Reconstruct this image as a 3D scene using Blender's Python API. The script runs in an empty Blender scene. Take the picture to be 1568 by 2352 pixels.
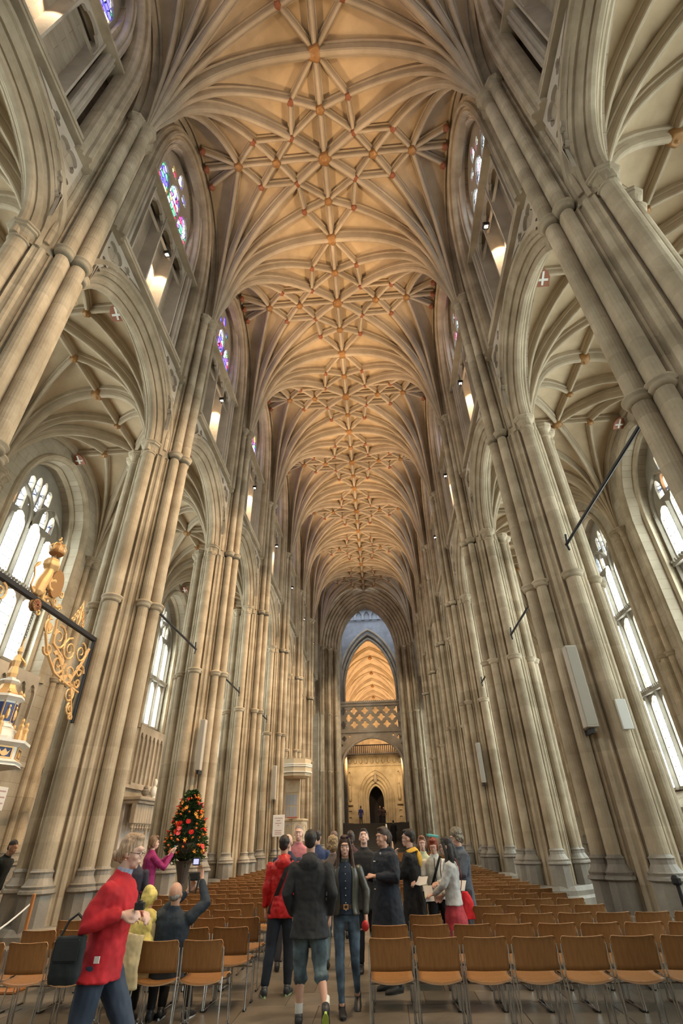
import bpy, math, random
from math import sin, cos, pi, sqrt, radians, exp
from mathutils import Vector, Matrix, noise
from mathutils.geometry import tessellate_polygon
random.seed(7)
SC = bpy.context.scene
COL = SC.collection

# ------------------------------------------------------------------ camera
cam_data = bpy.data.cameras.new('camera')
cam_data.sensor_fit = 'HORIZONTAL'
cam_data.sensor_width = 36.0
cam_data.lens = 36.0 * 1126.0 / 1568.0
cam_data.clip_end = 300
camera = bpy.data.objects.new('camera', cam_data)
COL.objects.link(camera)
_yaw, _pit, _rol = -0.0611, 0.5879, -0.0259
_f = Vector((sin(_yaw)*cos(_pit), cos(_yaw)*cos(_pit), sin(_pit)))
_r = _f.cross(Vector((0, 0, 1))).normalized(); _u = _r.cross(_f)
_c, _s = cos(_rol), sin(_rol)
_R, _U = _c*_r + _s*_u, -_s*_r + _c*_u
camera.matrix_world = Matrix(((_R.x, _U.x, -_f.x, 0.821), (_R.y, _U.y, -_f.y, 0.0), (_R.z, _U.z, -_f.z, 1.7), (0, 0, 0, 1)))
SC.camera = camera

# ------------------------------------------------------------------ world, lights, exposure
SC.view_settings.view_transform = 'Standard'
SC.view_settings.look = 'None'
SC.view_settings.gamma = 1.0
SC.view_settings.use_curve_mapping = False
SC.view_settings.exposure = 0.75
world = bpy.data.worlds.new('overcast_sky'); SC.world = world
world.use_nodes = True
world.node_tree.nodes['Background'].inputs['Color'].default_value = (0.78, 0.88, 1.0, 1)
world.node_tree.nodes['Background'].inputs['Strength'].default_value = 1.0

WARM = (1.0, 0.69, 0.40)
LAMP_UP, LAMP_ACROSS, LAMP_HOT = 500.0, 1350.0, 420.0
AISLE_GLASS, CLEAR_GLASS, WEST_GLASS = 7.5, 2.8, .6
AISLE_TINT = (0.88, 1.0, 0.97)

# geometry of the nave, in metres: x across (north is negative), y towards the choir, z up
BAY, Y1 = 6.274, 5.192
NB = 8
def PY(k): return Y1 + (k-1)*BAY
XP = 5.55            # arcade axis
ZS, ZR = 18.4, 24.4  # springing and ridge of the high vault
ZA, ZAR = 11.67, 15.2  # springing and ridge of the aisle vault
HX = 4.78

# ------------------------------------------------------------------ helpers
def tag(o, label=None, cat=None, group=None, kind=None):
    if label: o['label'] = label
    if cat: o['category'] = cat
    if group: o['group'] = group
    if kind: o['kind'] = kind
    return o
def mesh(name, vf, mat=None, smooth=False):
    v, f = vf
    m = bpy.data.meshes.new(name)
    m.from_pydata([tuple(p) for p in v], [], f)
    if mat is not None:
        for mm in (mat if isinstance(mat, (list, tuple)) else [mat]): m.materials.append(mm)
    if smooth: m.shade_smooth()
    m.update()
    return m
def put(name, data, parent=None, loc=(0, 0, 0), rz=0.0, scale=(1, 1, 1), rot=None):
    o = bpy.data.objects.new(name, data)
    COL.objects.link(o)
    o.location = loc
    o.rotation_euler = rot if rot else (0, 0, rz)
    o.scale = scale
    if parent: o.parent = parent
    return o
def empty(name, loc=(0, 0, 0), rz=0.0, parent=None, scale=(1, 1, 1)):
    o = put(name, None, parent, loc, rz, scale)
    o.empty_display_size = 0.2
    return o
def obj(name, vf, mat, parent=None, smooth=False, **k):
    return put(name, mesh(name, vf, mat, smooth), parent, **k)
def join(*parts):
    V, F = [], []
    for v, f in parts:
        n = len(V); V += [tuple(p) for p in v]; F += [tuple(i+n for i in q) for q in f]
    return V, F
def xf(vf, M):
    return [tuple(M @ Vector(p)) for p in vf[0]], vf[1]
def mv(vf, x=0, y=0, z=0):
    return [(p[0]+x, p[1]+y, p[2]+z) for p in vf[0]], vf[1]
def box(x0, x1, y0, y1, z0, z1, c=0.0):
    if c <= 0:
        v = [(x0,y0,z0),(x1,y0,z0),(x1,y1,z0),(x0,y1,z0),(x0,y0,z1),(x1,y0,z1),(x1,y1,z1),(x0,y1,z1)]
        return v, [(3,2,1,0),(4,5,6,7),(0,1,5,4),(1,2,6,5),(2,3,7,6),(3,0,4,7)]
    def ring(x0, x1, y0, y1, c): return [(x0+c,y0),(x1-c,y0),(x1,y0+c),(x1,y1-c),(x1-c,y1),(x0+c,y1),(x0,y1-c),(x0,y0+c)]
    rings = [[(a, b, z0) for a, b in ring(x0+c, x1-c, y0+c, y1-c, c*.5)], [(a, b, z0+c) for a, b in ring(x0, x1, y0, y1, c)],
             [(a, b, z1-c) for a, b in ring(x0, x1, y0, y1, c)], [(a, b, z1) for a, b in ring(x0+c, x1-c, y0+c, y1-c, c*.5)]]
    return rings_mesh(rings)
def rings_mesh(rings, caps=True, closed=True):
    n = len(rings[0]); V = [p for r in rings for p in r]; F = []
    m = n if closed else n-1
    for i in range(len(rings)-1):
        for j in range(m):
            a, b = i*n+j, i*n+(j+1) % n
            F.append((a, b, b+n, a+n))
    if caps and closed:
        F.append(tuple(range(n-1, -1, -1))); F.append(tuple((len(rings)-1)*n+j for j in range(n)))
    return V, F
def prism(poly, z0, z1):
    return rings_mesh([[(x, y, z0) for x, y in poly], [(x, y, z1) for x, y in poly]])
def lathe(prof, n=16, cx=0, cy=0, lobes=0, amp=0):
    rings = []
    for r, z in prof:
        rings.append([(cx+(r*(1+amp*cos(lobes*2*pi*i/n)))*cos(2*pi*i/n), cy+(r*(1+amp*cos(lobes*2*pi*i/n)))*sin(2*pi*i/n), z) for i in range(n)])
    return rings_mesh(rings)
def tube(path, r, n=6, closed=False):
    P = [Vector(p) for p in path]; rings = []
    up = None
    for i, p in enumerate(P):
        if closed: t = P[(i+1) % len(P)]-P[i-1]
        else: t = P[min(i+1, len(P)-1)]-P[max(i-1, 0)]
        t.normalize()
        if up is None:
            up = Vector((0, 0, 1)) if abs(t.z) < .9 else Vector((1, 0, 0))
        a = t.cross(up)
        if a.length < 1e-5: a = t.orthogonal()
        a.normalize(); b = a.cross(t).normalized(); up = b
        rr = r[i] if isinstance(r, (list, tuple)) else r
        rings.append([tuple(p+a*rr*cos(2*pi*j/n)+b*rr*sin(2*pi*j/n)) for j in range(n)])
    if closed:
        rings.append(rings[0]); return rings_mesh(rings, caps=False)
    return rings_mesh(rings)
def sweep(path, prof, side, caps=True, closed=True, sc=None):
    """path in 3D lying in a plane whose normal is `side`; prof points are (a along side, b along the in-plane normal)."""
    P = [Vector(p) for p in path]; S = Vector(side).normalized(); rings = []
    for i, p in enumerate(P):
        t0 = (P[i]-P[i-1]).normalized() if i > 0 else None
        t1 = (P[i+1]-P[i]).normalized() if i < len(P)-1 else None
        if t0 is None: t = t1; k = 1
        elif t1 is None: t = t0; k = 1
        else:
            t = (t0+t1).normalized(); k = 1/max(.5, t.dot(t1))
        nn = S.cross(t).normalized()
        q = sc[i] if sc else 1.0; rings.append([tuple(p+S*a*q+nn*b*k*q) for a, b in prof])
    return rings_mesh(rings, caps, closed)
def plate(outline, holes, th):
    """flat plate in the (a, b) plane with holes, thickness th along the third axis; returns verts (a, b, d)"""
    polys = [outline]+holes
    flat = [p for q in polys for p in q]
    tris = tessellate_polygon([[Vector((p[0], p[1], 0)) for p in q] for q in polys])
    n = len(flat)
    V = [(p[0], p[1], 0) for p in flat]+[(p[0], p[1], th) for p in flat]
    F = []
    for t in tris:
        F.append(tuple(t)); F.append(tuple(i+n for i in reversed(t)))
    k = 0
    for q in polys:
        m = len(q)
        for i in range(m):
            a, b = k+i, k+(i+1) % m
            F.append((a, b, b+n, a+n))
        k += m
    return V, F
def onwall(vf, x0, s=1):
    """(a, b, d) -> (x0+d*s, a, b): plate standing in a wall that runs along y"""
    return [(x0+d*s, a, b) for a, b, d in vf[0]], vf[1]
def onfront(vf, y0):
    return [(a, y0+d, b) for a, b, d in vf[0]], vf[1]
def G(t, p=2.45, k=1.0):
    f = lambda x: (1-max(0.0, 1-x)**p)**(1/p)
    return f(max(0, min(1, t))*k)/f(k)
def arch(hw, zs, za, n=12, p=2.2, k=.9):
    L = []
    for i in range(n+1):
        t = (i/n)**1.9
        L.append((-hw*(1-t), zs+(za-zs)*G(t, p, k)))
    return L+[(-a, b) for a, b in reversed(L[:-1])]
def lancet(x0, x1, z0, zs, za, cusp=0.0, n=5):
    c, hw = (x0+x1)/2, (x1-x0)/2
    pts = [(x0, z0)]+[(c+a, b) for a, b in arch(hw, zs, za, n, 2.0, .8)]+[(x1, z0)]
    if cusp > 0:
        out = []
        for i, (a, b) in enumerate(pts):
            j = i-1
            if j in (n//2, 2*n-n//2): a = c+(a-c)*(1-cusp); b -= cusp*.2*hw
            out.append((a, b))
        pts = out
    return pts
def foil(cx, cz, r, lobes=4, rot=0.0, n=4, d=.5):
    """outline of a cusped foil (quatrefoil etc.)"""
    pts = []
    for l in range(lobes):
        a0 = rot+2*pi*l/lobes
        ox, oz = cx+cos(a0)*r*d, cz+sin(a0)*r*d
        for i in range(-n, n+1):
            a = a0+i/n*(pi/lobes+.95)
            pts.append((ox+cos(a)*r*(1-d), oz+sin(a)*r*(1-d)))
    return pts

# ------------------------------------------------------------------ materials
def nmat(name, base, rough=.85, metal=0.0, build=None, **kw):
    m = bpy.data.materials.new(name); m.use_nodes = True
    nt = m.node_tree; b = nt.nodes['Principled BSDF']
    b.inputs['Base Color'].default_value = (*base, 1); b.inputs['Roughness'].default_value = rough; b.inputs['Metallic'].default_value = metal
    if 'spec' in kw: b.inputs['Specular IOR Level'].default_value = kw['spec']
    if build: build(nt, b)
    return m
def node(nt, kind, **k):
    n = nt.nodes.new(kind)
    for a, v in k.items():
        if a in n.inputs: n.inputs[a].default_value = v
        else: setattr(n, a, v)
    return n
def mixcol(nt, fac, a, b, blend='MIX'):
    m = nt.nodes.new('ShaderNodeMix'); m.data_type = 'RGBA'; m.blend_type = blend
    for i, v in ((0, fac), (6, a), (7, b)):
        if hasattr(v, 'links') or hasattr(v, 'is_output'): nt.links.new(v, m.inputs[i])
        elif i == 0: m.inputs[0].default_value = v
        else: m.inputs[i].default_value = (*v, 1)
    return m.outputs[2]
def ramp(nt, src, *stops):
    r = nt.nodes.new('ShaderNodeValToRGB'); e = r.color_ramp.elements
    while len(e) < len(stops): e.new(.5)
    for i, (p, c) in enumerate(stops): e[i].position = p; e[i].color = (*c, 1)
    nt.links.new(src, r.inputs[0]); return r.outputs[0]
def objcoord(nt, scale=1.0, world=True):
    if world:
        g = nt.nodes.new('ShaderNodeNewGeometry'); s = g.outputs['Position']
    else:
        g = nt.nodes.new('ShaderNodeTexCoord'); s = g.outputs['Object']
    m = nt.nodes.new('ShaderNodeMapping'); m.inputs['Scale'].default_value = (scale,)*3 if not isinstance(scale, tuple) else scale
    nt.links.new(s, m.inputs[0]); return m.outputs[0]
def stone(name, lo, hi, rnd=.16, joint=None, bump=.25, rough=.88, stain=.35):
    def build(nt, b):
        co = objcoord(nt, 1.0)
        n1 = node(nt, 'ShaderNodeTexNoise', Scale=1.3, Detail=5.0, Roughness=.62); nt.links.new(co, n1.inputs[0])
        c = ramp(nt, n1.outputs[0], (.3, lo), (.72, hi))
        n3 = node(nt, 'ShaderNodeTexNoise', Scale=.5, Detail=3.0); nt.links.new(co, n3.inputs[0])
        st = ramp(nt, n3.outputs[0], (.42, (1, 1, 1)), (.75, (1-stain, 1-stain*1.05, 1-stain*1.15)))
        c = mixcol(nt, 1.0, c, st, 'MULTIPLY')
        oi = nt.nodes.new('ShaderNodeObjectInfo')
        rr = ramp(nt, oi.outputs['Random'], (0, (1-rnd, 1-rnd*1.1, 1-rnd*1.25)), (1, (1+rnd*.4, 1+rnd*.3, 1+rnd*.25)))
        c = mixcol(nt, 1.0, c, rr, 'MULTIPLY')
        hgt = None
        n2 = node(nt, 'ShaderNodeTexNoise', Scale=22.0, Detail=4.0); nt.links.new(co, n2.inputs[0])
        bp = node(nt, 'ShaderNodeBump', Strength=bump, Distance=.02); nt.links.new(n2.outputs[0], bp.inputs['Height'])
        nt.links.new(bp.outputs[0], b.inputs['Normal'])
        if joint:
            w, h, axis = joint
            mp = nt.nodes.new('ShaderNodeCombineXYZ'); sp = nt.nodes.new('ShaderNodeSeparateXYZ'); nt.links.new(co, sp.inputs[0])
            nt.links.new(sp.outputs[axis[0]], mp.inputs[0]); nt.links.new(sp.outputs[axis[1]], mp.inputs[1])
            br = node(nt, 'ShaderNodeTexBrick', Scale=1.0); br.inputs['Color1'].default_value = (1, 1, 1, 1); br.inputs['Color2'].default_value = (.88, .87, .85, 1)
            br.inputs['Mortar'].default_value = (.66, .62, .58, 1); br.inputs['Mortar Size'].default_value = .008
            br.inputs['Brick Width'].default_value = w; br.inputs['Row Height'].default_value = h
            nt.links.new(mp.outputs[0], br.inputs[0])
            c = mixcol(nt, 1.0, c, br.outputs[0], 'MULTIPLY')
        nt.links.new(c, b.inputs['Base Color'])
    return nmat(name, hi, rough, build=build)
M_PIER = stone('pier_limestone', (.34, .27, .18), (.57, .48, .35))
M_RIB = stone('rib_limestone', (.40, .32, .22), (.52, .43, .31), rnd=.08, stain=.2)
M_WEB = stone('vault_plaster', (.47, .355, .225), (.60, .465, .30), rnd=.04, bump=.1, stain=.28)
M_WALL = stone('wall_ashlar', (.34, .275, .20), (.48, .40, .30), joint=(.75, .32, (1, 2)))
M_WALLF = stone('front_ashlar', (.34, .275, .20), (.48, .40, .30), joint=(.75, .32, (0, 2)))
M_AWALL = stone('aisle_ashlar', (.36, .30, .22), (.50, .43, .33), joint=(.8, .38, (1, 2)), rnd=.05)
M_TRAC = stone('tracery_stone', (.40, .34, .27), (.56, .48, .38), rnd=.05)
M_WSTONE_BACKLIT = stone('window_stone', (.24, .21, .17), (.36, .32, .26), rnd=.05)  # darker copy of the tracery stone, backlit shade put into its colour
M_BASE = stone('purbeck_base', (.20, .175, .15), (.40, .36, .30), rnd=.1, rough=.55, stain=.5)
M_FLOOR = stone('flagstone', (.10, .088, .07), (.26, .23, .185), rnd=.3, rough=.42, stain=.45, bump=.12)
M_DARKST = stone('tower_stone', (.30, .31, .33), (.42, .43, .45), rnd=.05)
M_SCREEN = stone('screen_stone', (.42, .34, .22), (.66, .55, .38), rnd=.05)
M_GOLD = nmat('gilding', (.72, .44, .19), .5, .35)
M_GOLDD = nmat('dull_gilding', (.33, .17, .06), .5, .3)
M_REDP = nmat('red_paint', (.26, .085, .035), .55)
M_IRON = nmat('dark_iron', (.035, .033, .035), .5, .6)
M_WHITE = nmat('white_paint', (.74, .72, .66), .5)
M_BLUE = nmat('blue_paint', (.03, .05, .16), .5)
def glow(name, col, strength, build=None):
    m = bpy.data.materials.new(name); m.use_nodes = True; nt = m.node_tree
    nt.nodes.remove(nt.nodes['Principled BSDF'])
    e = nt.nodes.new('ShaderNodeEmission'); e.inputs[0].default_value = (*col, 1); e.inputs[1].default_value = strength
    nt.links.new(e.outputs[0], nt.nodes['Material Output'].inputs[0])
    if build: build(nt, e)
    return m
def leaded(scale, cols, lines=True):
    def build(nt, e):
        co = objcoord(nt, 1.0, world=True)
        vo = node(nt, 'ShaderNodeTexVoronoi', Scale=scale); nt.links.new(co, vo.inputs[0])
        c = ramp(nt, vo.outputs['Color'], *cols)
        nt.nodes[-1].color_ramp.interpolation = 'CONSTANT'
        ve = node(nt, 'ShaderNodeTexVoronoi', Scale=scale); ve.feature = 'DISTANCE_TO_EDGE'; nt.links.new(co, ve.inputs[0])
        ed = ramp(nt, ve.outputs['Distance'], (.03, (.02, .02, .03)), (.09, (1, 1, 1)))
        c = mixcol(nt, 1.0, c, ed, 'MULTIPLY')
        nt.links.new(c, e.inputs[0])
    return build
M_AGLASS = glow('aisle_glass', AISLE_TINT, AISLE_GLASS)
M_AHEAD = glow('aisle_head_glass', AISLE_TINT, AISLE_GLASS*.8, leaded(2.6, [(0, (.9, 1, .95)), (.45, (.55, .75, 1)), (.52, (.95, 1, .9)), (.9, (.9, .5, .25)), (.93, (.9, 1, 1))]))
_st = [(0, (.12, .10, .75)), (.30, (.55, .62, 1)), (.42, (.10, .50, .20)), (.50, (.85, .90, .95)), (.60, (.65, .05, .10)), (.66, (.95, .75, .25)), (.72, (.30, .10, .60)), (.80, (.75, .85, 1))]
M_CGLASS = glow('stained_glass', (.6, .7, 1), CLEAR_GLASS, leaded(4.5, _st))
M_CGLASS2 = glow('pale_glass', (.8, .9, 1), CLEAR_GLASS, leaded(4.5, [(0, (.7, .85, 1)), (.6, (.8, .95, 1)), (.66, (.75, .2, .35)), (.74, (.5, .6, 1)), (.8, (.9, 1, 1))]))
M_WGLASS = glow('west_glass', (.86, .93, 1.0), WEST_GLASS)
M_LAMP = glow('lamp_face', (1.0, .85, .62), 60)
# ------------------------------------------------------------------ lamps of the triforium (each bay, both sides)
def spot(name, loc, target, power, size, blend, col, rad=.12, parent=None):
    d = bpy.data.lights.new(name, 'SPOT'); d.energy = power; d.color = col; d.spot_size = radians(size); d.spot_blend = blend; d.shadow_soft_size = rad
    o = put(name, d, None, loc)
    o.rotation_euler = (Vector(target)-Vector(loc)).to_track_quat('-Z', 'Y').to_euler()
    return o
def area(name, loc, target, power, sx, sy, col):
    d = bpy.data.lights.new(name, 'AREA'); d.energy = power; d.color = col; d.shape = 'RECTANGLE'; d.size = sx; d.size_y = sy
    o = put(name, d, None, loc)
    o.rotation_euler = (Vector(target)-Vector(loc)).to_track_quat('-Z', 'Y').to_euler()
    return o
lamp_body = mesh('housing', join(box(-.10, .10, -.09, .09, -.06, .06, .015), box(-.02, .02, -.02, .02, -.22, -.06)), M_IRON)
lamp_face = mesh('lamp_lens', box(-.085, .085, -.07, .07, .06, .066), M_LAMP)
ORD = ['first', 'second', 'third', 'fourth', 'fifth', 'sixth', 'seventh', 'eighth', 'ninth']
for k in range(0, NB):
    yc = PY(k)+BAY/2
    for s, sn in ((-1, 'left'), (1, 'right')):
        lp = empty('floodlight', (s*5.02, yc-.3, 17.35))
        b_ = put('housing', lamp_body, lp); b_ = put('lamp_lens', lamp_face, lp, (0, 0, .025), scale=(.6, .6, .6)); b_ = put('lamp_lens', lamp_face, lp, (0, 0, -.10), scale=(.6, .6, .6))
        tag(lp, '%s small black floodlight on the %s clerestory ledge counting from the camera' % (ORD[k], sn), 'floodlight', 'floodlights on the clerestory ledges')
        g = 1.0 if k < 7 else .12
        if k == 0: g = .38
        if k == 1: g = .8
        if g > .3 or True:
            spot('vault_flood', (s*5.22, yc-.3, 17.7), (-s*1.6, yc+.2, 24.4), LAMP_UP*g*2.2, 74, .8, WARM, .12)
            spot('pier_flood', (s*4.80, yc-.2, 17.2), (-s*4.7, yc+1.2, 5.0), LAMP_ACROSS*max(g, .5)*(2.5 if s > 0 else .14), 78, .7, WARM, .15)
            spot('ledge_flood', (s*5.32, yc, 17.9), (s*5.72, yc, 15.9), LAMP_HOT*g, 75, .4, (1, .8, .55), .05)

# ------------------------------------------------------------------ vault builder
def rib_prof(w, d):
    h = w/2
    L = [(-h, .06), (-h, -.30*d), (-h*.78, -.38*d), (-h*.66, -.36*d), (-h*.52, -.60*d), (-h*.60, -.66*d), (-h*.42, -.92*d), (-h*.22, -d)]
    return L+[(-a, b) for a, b in reversed(L)]
def vz(u, v, zs, zr, p): return zs+(zr-zs)*G(max(1-abs(u), 1-abs(v)), p)
def web(hx, hy, zs, zr, p, n=20):
    c = [-1]+[ -1+2*((1-cos(pi*i/n))/2) for i in range(1, n)]+[1]
    V, F = [], []
    cv = [-1.13]+c+[1.13]
    for i, u in enumerate(c):
        for j, v in enumerate(cv):
            V.append((v*hx, u*hy, vz(u, v, zs, zr, p)+.05))
    m = len(cv)
    for i in range(len(c)-1):
        for j in range(m-1): F.append((i*m+j, (i+1)*m+j, (i+1)*m+j+1, i*m+j+1))
    return V, F
def rib(a, b, hx, hy, zs, zr, p, w, d, n=14, t0=.0):
    """rib over plan points a=(u,v) to b, following the vault surface"""
    path = []
    sp = a[0] in (1, -1) and a[1] in (1, -1)
    for i in range(n+1):
        t = t0+(1-t0)*((i/n)**2.2 if sp else i/n)
        u, v = a[0]+(b[0]-a[0])*t, a[1]+(b[1]-a[1])*t
        path.append((v*hx, u*hy, vz(u, v, zs, zr, p)))
    dx, dy = (b[1]-a[1])*hx, (b[0]-a[0])*hy
    side = Vector((-dy, dx, 0)).normalized()
    if sp: path.insert(0, (path[0][0], path[0][1], zs-.02))
    # in-plane normal must point up
    t = Vector(path[-1])-Vector(path[-2])
    nn = side.cross(t)
    if nn.z < 0: side = -side
    sc = None
    if sp:
        sc = [min(1.0, .34+.66*(((Vector(q)-Vector(path[0])).length)/1.9)) for q in path]
    return sweep(path, rib_prof(w, d), side, caps=True, sc=sc)
def boss_vf(r, lob=5):
    return lathe([(r*.55, .12), (r*.95, .02), (r*1.0, -.10*1), (r*.82, -.30*r-.12), (r*.6, -.40*r-.14), (r*.5, -.34*r-.14), (r*.22, -.62*r-.15), (.01, -.64*r-.15)], 20, lobes=lob, amp=.10)
def shield_vf():
    v, f = plate([(-.20, .2), (-.20, -.05), (-.13, -.2), (0, -.28), (.13, -.2), (.20, -.05), (.20, .2)], [], .07)
    return v, f
cross_vf = join(plate([(-.03, .16), (.03, .16), (.03, -.20), (-.03, -.20)], [], .02), plate([(-.15, .05), (.15, .05), (.15, -.01), (-.15, -.01)], [], .022))
NAVE = dict(hx=HX, hy=BAY/2, zs=ZS, zr=ZR, p=2.45)
nave_web = mesh('vault_web', web(**NAVE), M_WEB, True)
def R_(name, a, b, w, d, V, n=14): return mesh(name, rib(a, b, V['hx'], V['hy'], V['zs'], V['zr'], V['p'], w, d, n), M_RIB)
nave_ribs = []
for su in (1, -1):
    for sv in (1, -1):
        q = lambda u, v: (u*su, v*sv)
        nave_ribs += [(R_('diagonal_rib', q(1, 1), q(0, 0), .36, .42, NAVE, 16)), R_('tierceron_rib', q(1, 1), q(.5, 0), .30, .38, NAVE),
                      R_('tierceron_rib', q(1, 1), q(0, .4), .30, .38, NAVE), R_('tierceron_rib', q(1, 1), q(0, .72), .28, .36, NAVE),
                      R_('lierne_rib', q(1, 0), q(.6, .22), .26, .34, NAVE, 4), R_('lierne_rib', q(.6, .22), q(.25, .25), .26, .34, NAVE, 4),
                      R_('lierne_rib', q(.25, .25), q(.5, 0), .26, .34, NAVE, 4),
                      R_('lierne_rib', q(.25, .25), q(0, .4), .26, .34, NAVE, 4), R_('lierne_rib', q(.25, .25), q(.25, .56), .26, .34, NAVE, 4),
                      R_('lierne_rib', q(.25, .55), q(0, .72), .26, .34, NAVE, 4), R_('lierne_rib', q(0, .72), q(.2, 1), .26, .34, NAVE, 4)]
for su in (1, -1): nave_ribs.append(R_('ridge_rib', (su, 0), (0, 0), .30, .38, NAVE, 4))
for sv in (1, -1): nave_ribs.append(R_('ridge_rib', (0, sv), (0, 0), .28, .36, NAVE, 4))
nave_trans = [R_('transverse_rib', (1, s), (1, 0), .46, .50, NAVE, 16) for s in (1, -1)]
boss_big, boss_mid, boss_small = mesh('boss', boss_vf(.26), M_GOLDD, True), mesh('boss', boss_vf(.17), M_GOLDD, True), mesh('boss', boss_vf(.125), M_REDP, True)
bosses = [((0, 0), boss_big), ((.5, 0), boss_mid), ((-.5, 0), boss_mid), ((1, 0), boss_big)]
for su in (1, -1):
    bosses += [((0, .4*su), boss_mid), ((0, .72*su), boss_mid), ((0, .99*su), boss_small)]
    for sv in (1, -1):
        bosses += [((.6*su, .22*sv), boss_small), ((.25*su, .25*sv), boss_small), ((.25*su, .56*sv), boss_small), ((.2*su, .985*sv), boss_small)]
for k in range(-1, NB):
    yc = PY(k)+BAY/2
    c = put('ceiling', nave_web, None, (0, yc, 0)); c['kind'] = 'structure'
    for r in nave_ribs: put(r.name.split('.')[0], r, c)
    if k < NB-1:
        for r in nave_trans: put('transverse_rib', r, c)
    for (u, v), m in bosses:
        if u == 1 and k == NB-1: continue
        put('boss', m, c, (v*HX, u*BAY/2, vz(u, v, ZS, ZR, 2.45)-(.27 if m is not boss_small else .24)))
AIS = dict(hx=2.52, hy=BAY/2, zs=ZA, zr=ZAR, p=2.3)
XA = 8.42
aisle_web = mesh('aisle_vault_web', web(n=16, **AIS), M_WEB, True)
aisle_ribs = []
for su in (1, -1):
    for sv in (1, -1):
        q = lambda u, v: (u*su, v*sv)
        aisle_ribs += [R_('diagonal_rib', q(1, 1), q(0, 0), .25, .30, AIS), R_('tierceron_rib', q(1, 1), q(.5, 0), .22, .27, AIS), R_('tierceron_rib', q(1, 1), q(0, .5), .22, .27, AIS),
                       R_('wall_rib', q(1, 1), q(0, 1), .26, .24, AIS)]
for su in (1, -1): aisle_ribs.append(R_('ridge_rib', (su, 0), (0, 0), .21, .26, AIS, 4))
for sv in (1, -1): aisle_ribs.append(R_('ridge_rib', (0, sv), (0, 0), .21, .26, AIS, 4))
aisle_trans = [R_('transverse_rib', (1, s), (1, 0), .36, .36, AIS, 14) for s in (1, -1)]
ab_big, ab_small = mesh('boss', boss_vf(.20), M_GOLDD, True), mesh('boss', boss_vf(.12), M_GOLDD, True)
shield, shcross = mesh('shield', shield_vf(), M_REDP), mesh('shield_cross', cross_vf, M_WHITE)
for k in range(-1, NB):
    yc = PY(k)+BAY/2
    for s in (-1, 1):
        c = put('ceiling', aisle_web, None, (s*XA, yc, 0)); c['kind'] = 'structure'
        for r in aisle_ribs+aisle_trans: put(r.name.split('.')[0], r, c)
        for u, v, m in ((0, 0, ab_big), (.5, 0, ab_small), (-.5, 0, ab_small), (1, 0, ab_big), (0, .5, ab_small), (0, -.5, ab_small)):
            put('boss', m, c, (v*2.52, u*BAY/2, ZAR-.17))
        for sv in (-1, 1):
            if k < 5:
                e = put('shield', shield, c, (sv*2.26, -.05, ZAR-.50), rot=(-.45, 0, 0))
                put('shield_cross', shcross, e, (0, 0, -.012))

# ------------------------------------------------------------------ clustered piers
def shaft_pts(cx, cy, r, a0, a1, n):
    return [(cx+r*cos(radians(a0+(a1-a0)*i/n)), cy+r*sin(radians(a0+(a1-a0)*i/n))) for i in range(n+1)]
def quarter():
    """plan of the pier from its west point round to the point facing the nave (x towards the nave)"""
    L = shaft_pts(0, -.68, .17, -90, 40, 7)
    L += [(.165, -.55), (.20, -.60), (.235, -.615), (.26, -.57), (.30, -.545), (.345, -.55), (.385, -.52), (.40, -.47), (.385, -.42),
          (.375, -.38), (.41, -.37), (.45, -.385), (.475, -.36), (.49, -.31), (.47, -.26), (.455, -.235)]
    L += shaft_pts(.62, -.27, .125, -150, 20, 7)
    L += [(.72, -.15), (.70, -.11)]
    L += shaft_pts(.80, 0, .14, -110, 0, 6)
    return L
Q = quarter()
half = Q+[(x, -y) for x, y in reversed(Q[:-1])]              # nave half, west -> nave -> east
PROF_LOW = half+[(-x, -y) for x, y in half[1:-1]]             # whole pier (aisle half mirrored)
up = [p for p in half if p[0] >= .20 and abs(p[1]) < .62]
PROF_UP = up+[(-.15, .60), (-.15, -.60)]
def inset(poly, d):
    out = []
    n = len(poly)
    for i in range(n):
        a, b, c = Vector(poly[i-1]), Vector(poly[i]), Vector(poly[(i+1) % n])
        e1, e2 = (b-a), (c-b)
        if e1.length < 1e-6 or e2.length < 1e-6: out.append(tuple(b)); continue
        n1, n2 = Vector((-e1.y, e1.x)).normalized(), Vector((-e2.y, e2.x)).normalized()
        m = (n1+n2)
        m = m.normalized() if m.length > 1e-4 else n1
        out.append(tuple(b+m*d))
    return out
def course(poly, h):
    i = inset(poly, .006)
    R = [[(x, y, 0) for x, y in i], [(x, y, .007) for x, y in poly], [(x, y, h-.007) for x, y in poly], [(x, y, h) for x, y in i]]
    return rings_mesh(R, caps=False)
CH = .42
m_low, m_up = mesh('stone_course', course(PROF_LOW, CH), M_PIER, False), mesh('stone_course', course(PROF_UP, CH), M_PIER, False)
m_lowcap = mesh('course_cap', prism(inset(PROF_LOW, .004), -.03, .0), M_PIER)
def annulet_vf(r): return lathe([(r, -.09), (r+.035, -.07), (r+.06, -.03), (r+.045, 0), (r+.085, .02), (r+.09, .05), (r+.06, .08), (r, .10)], 16)
def cap_vf(r):
    v1 = lathe([(r, -.34), (r+.03, -.32), (r+.03, -.28), (r, -.26), (r+.01, -.14), (r+.06, -.05)], 16)
    o = [(r+.06, -.05), (r+.11, -.02), (r+.11, .03), (r+.14, .05), (r+.14, .09), (r+.06, .12), (r*.5, .12)]
    v2 = lathe(o, 8)
    return join(v1, v2)
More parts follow.
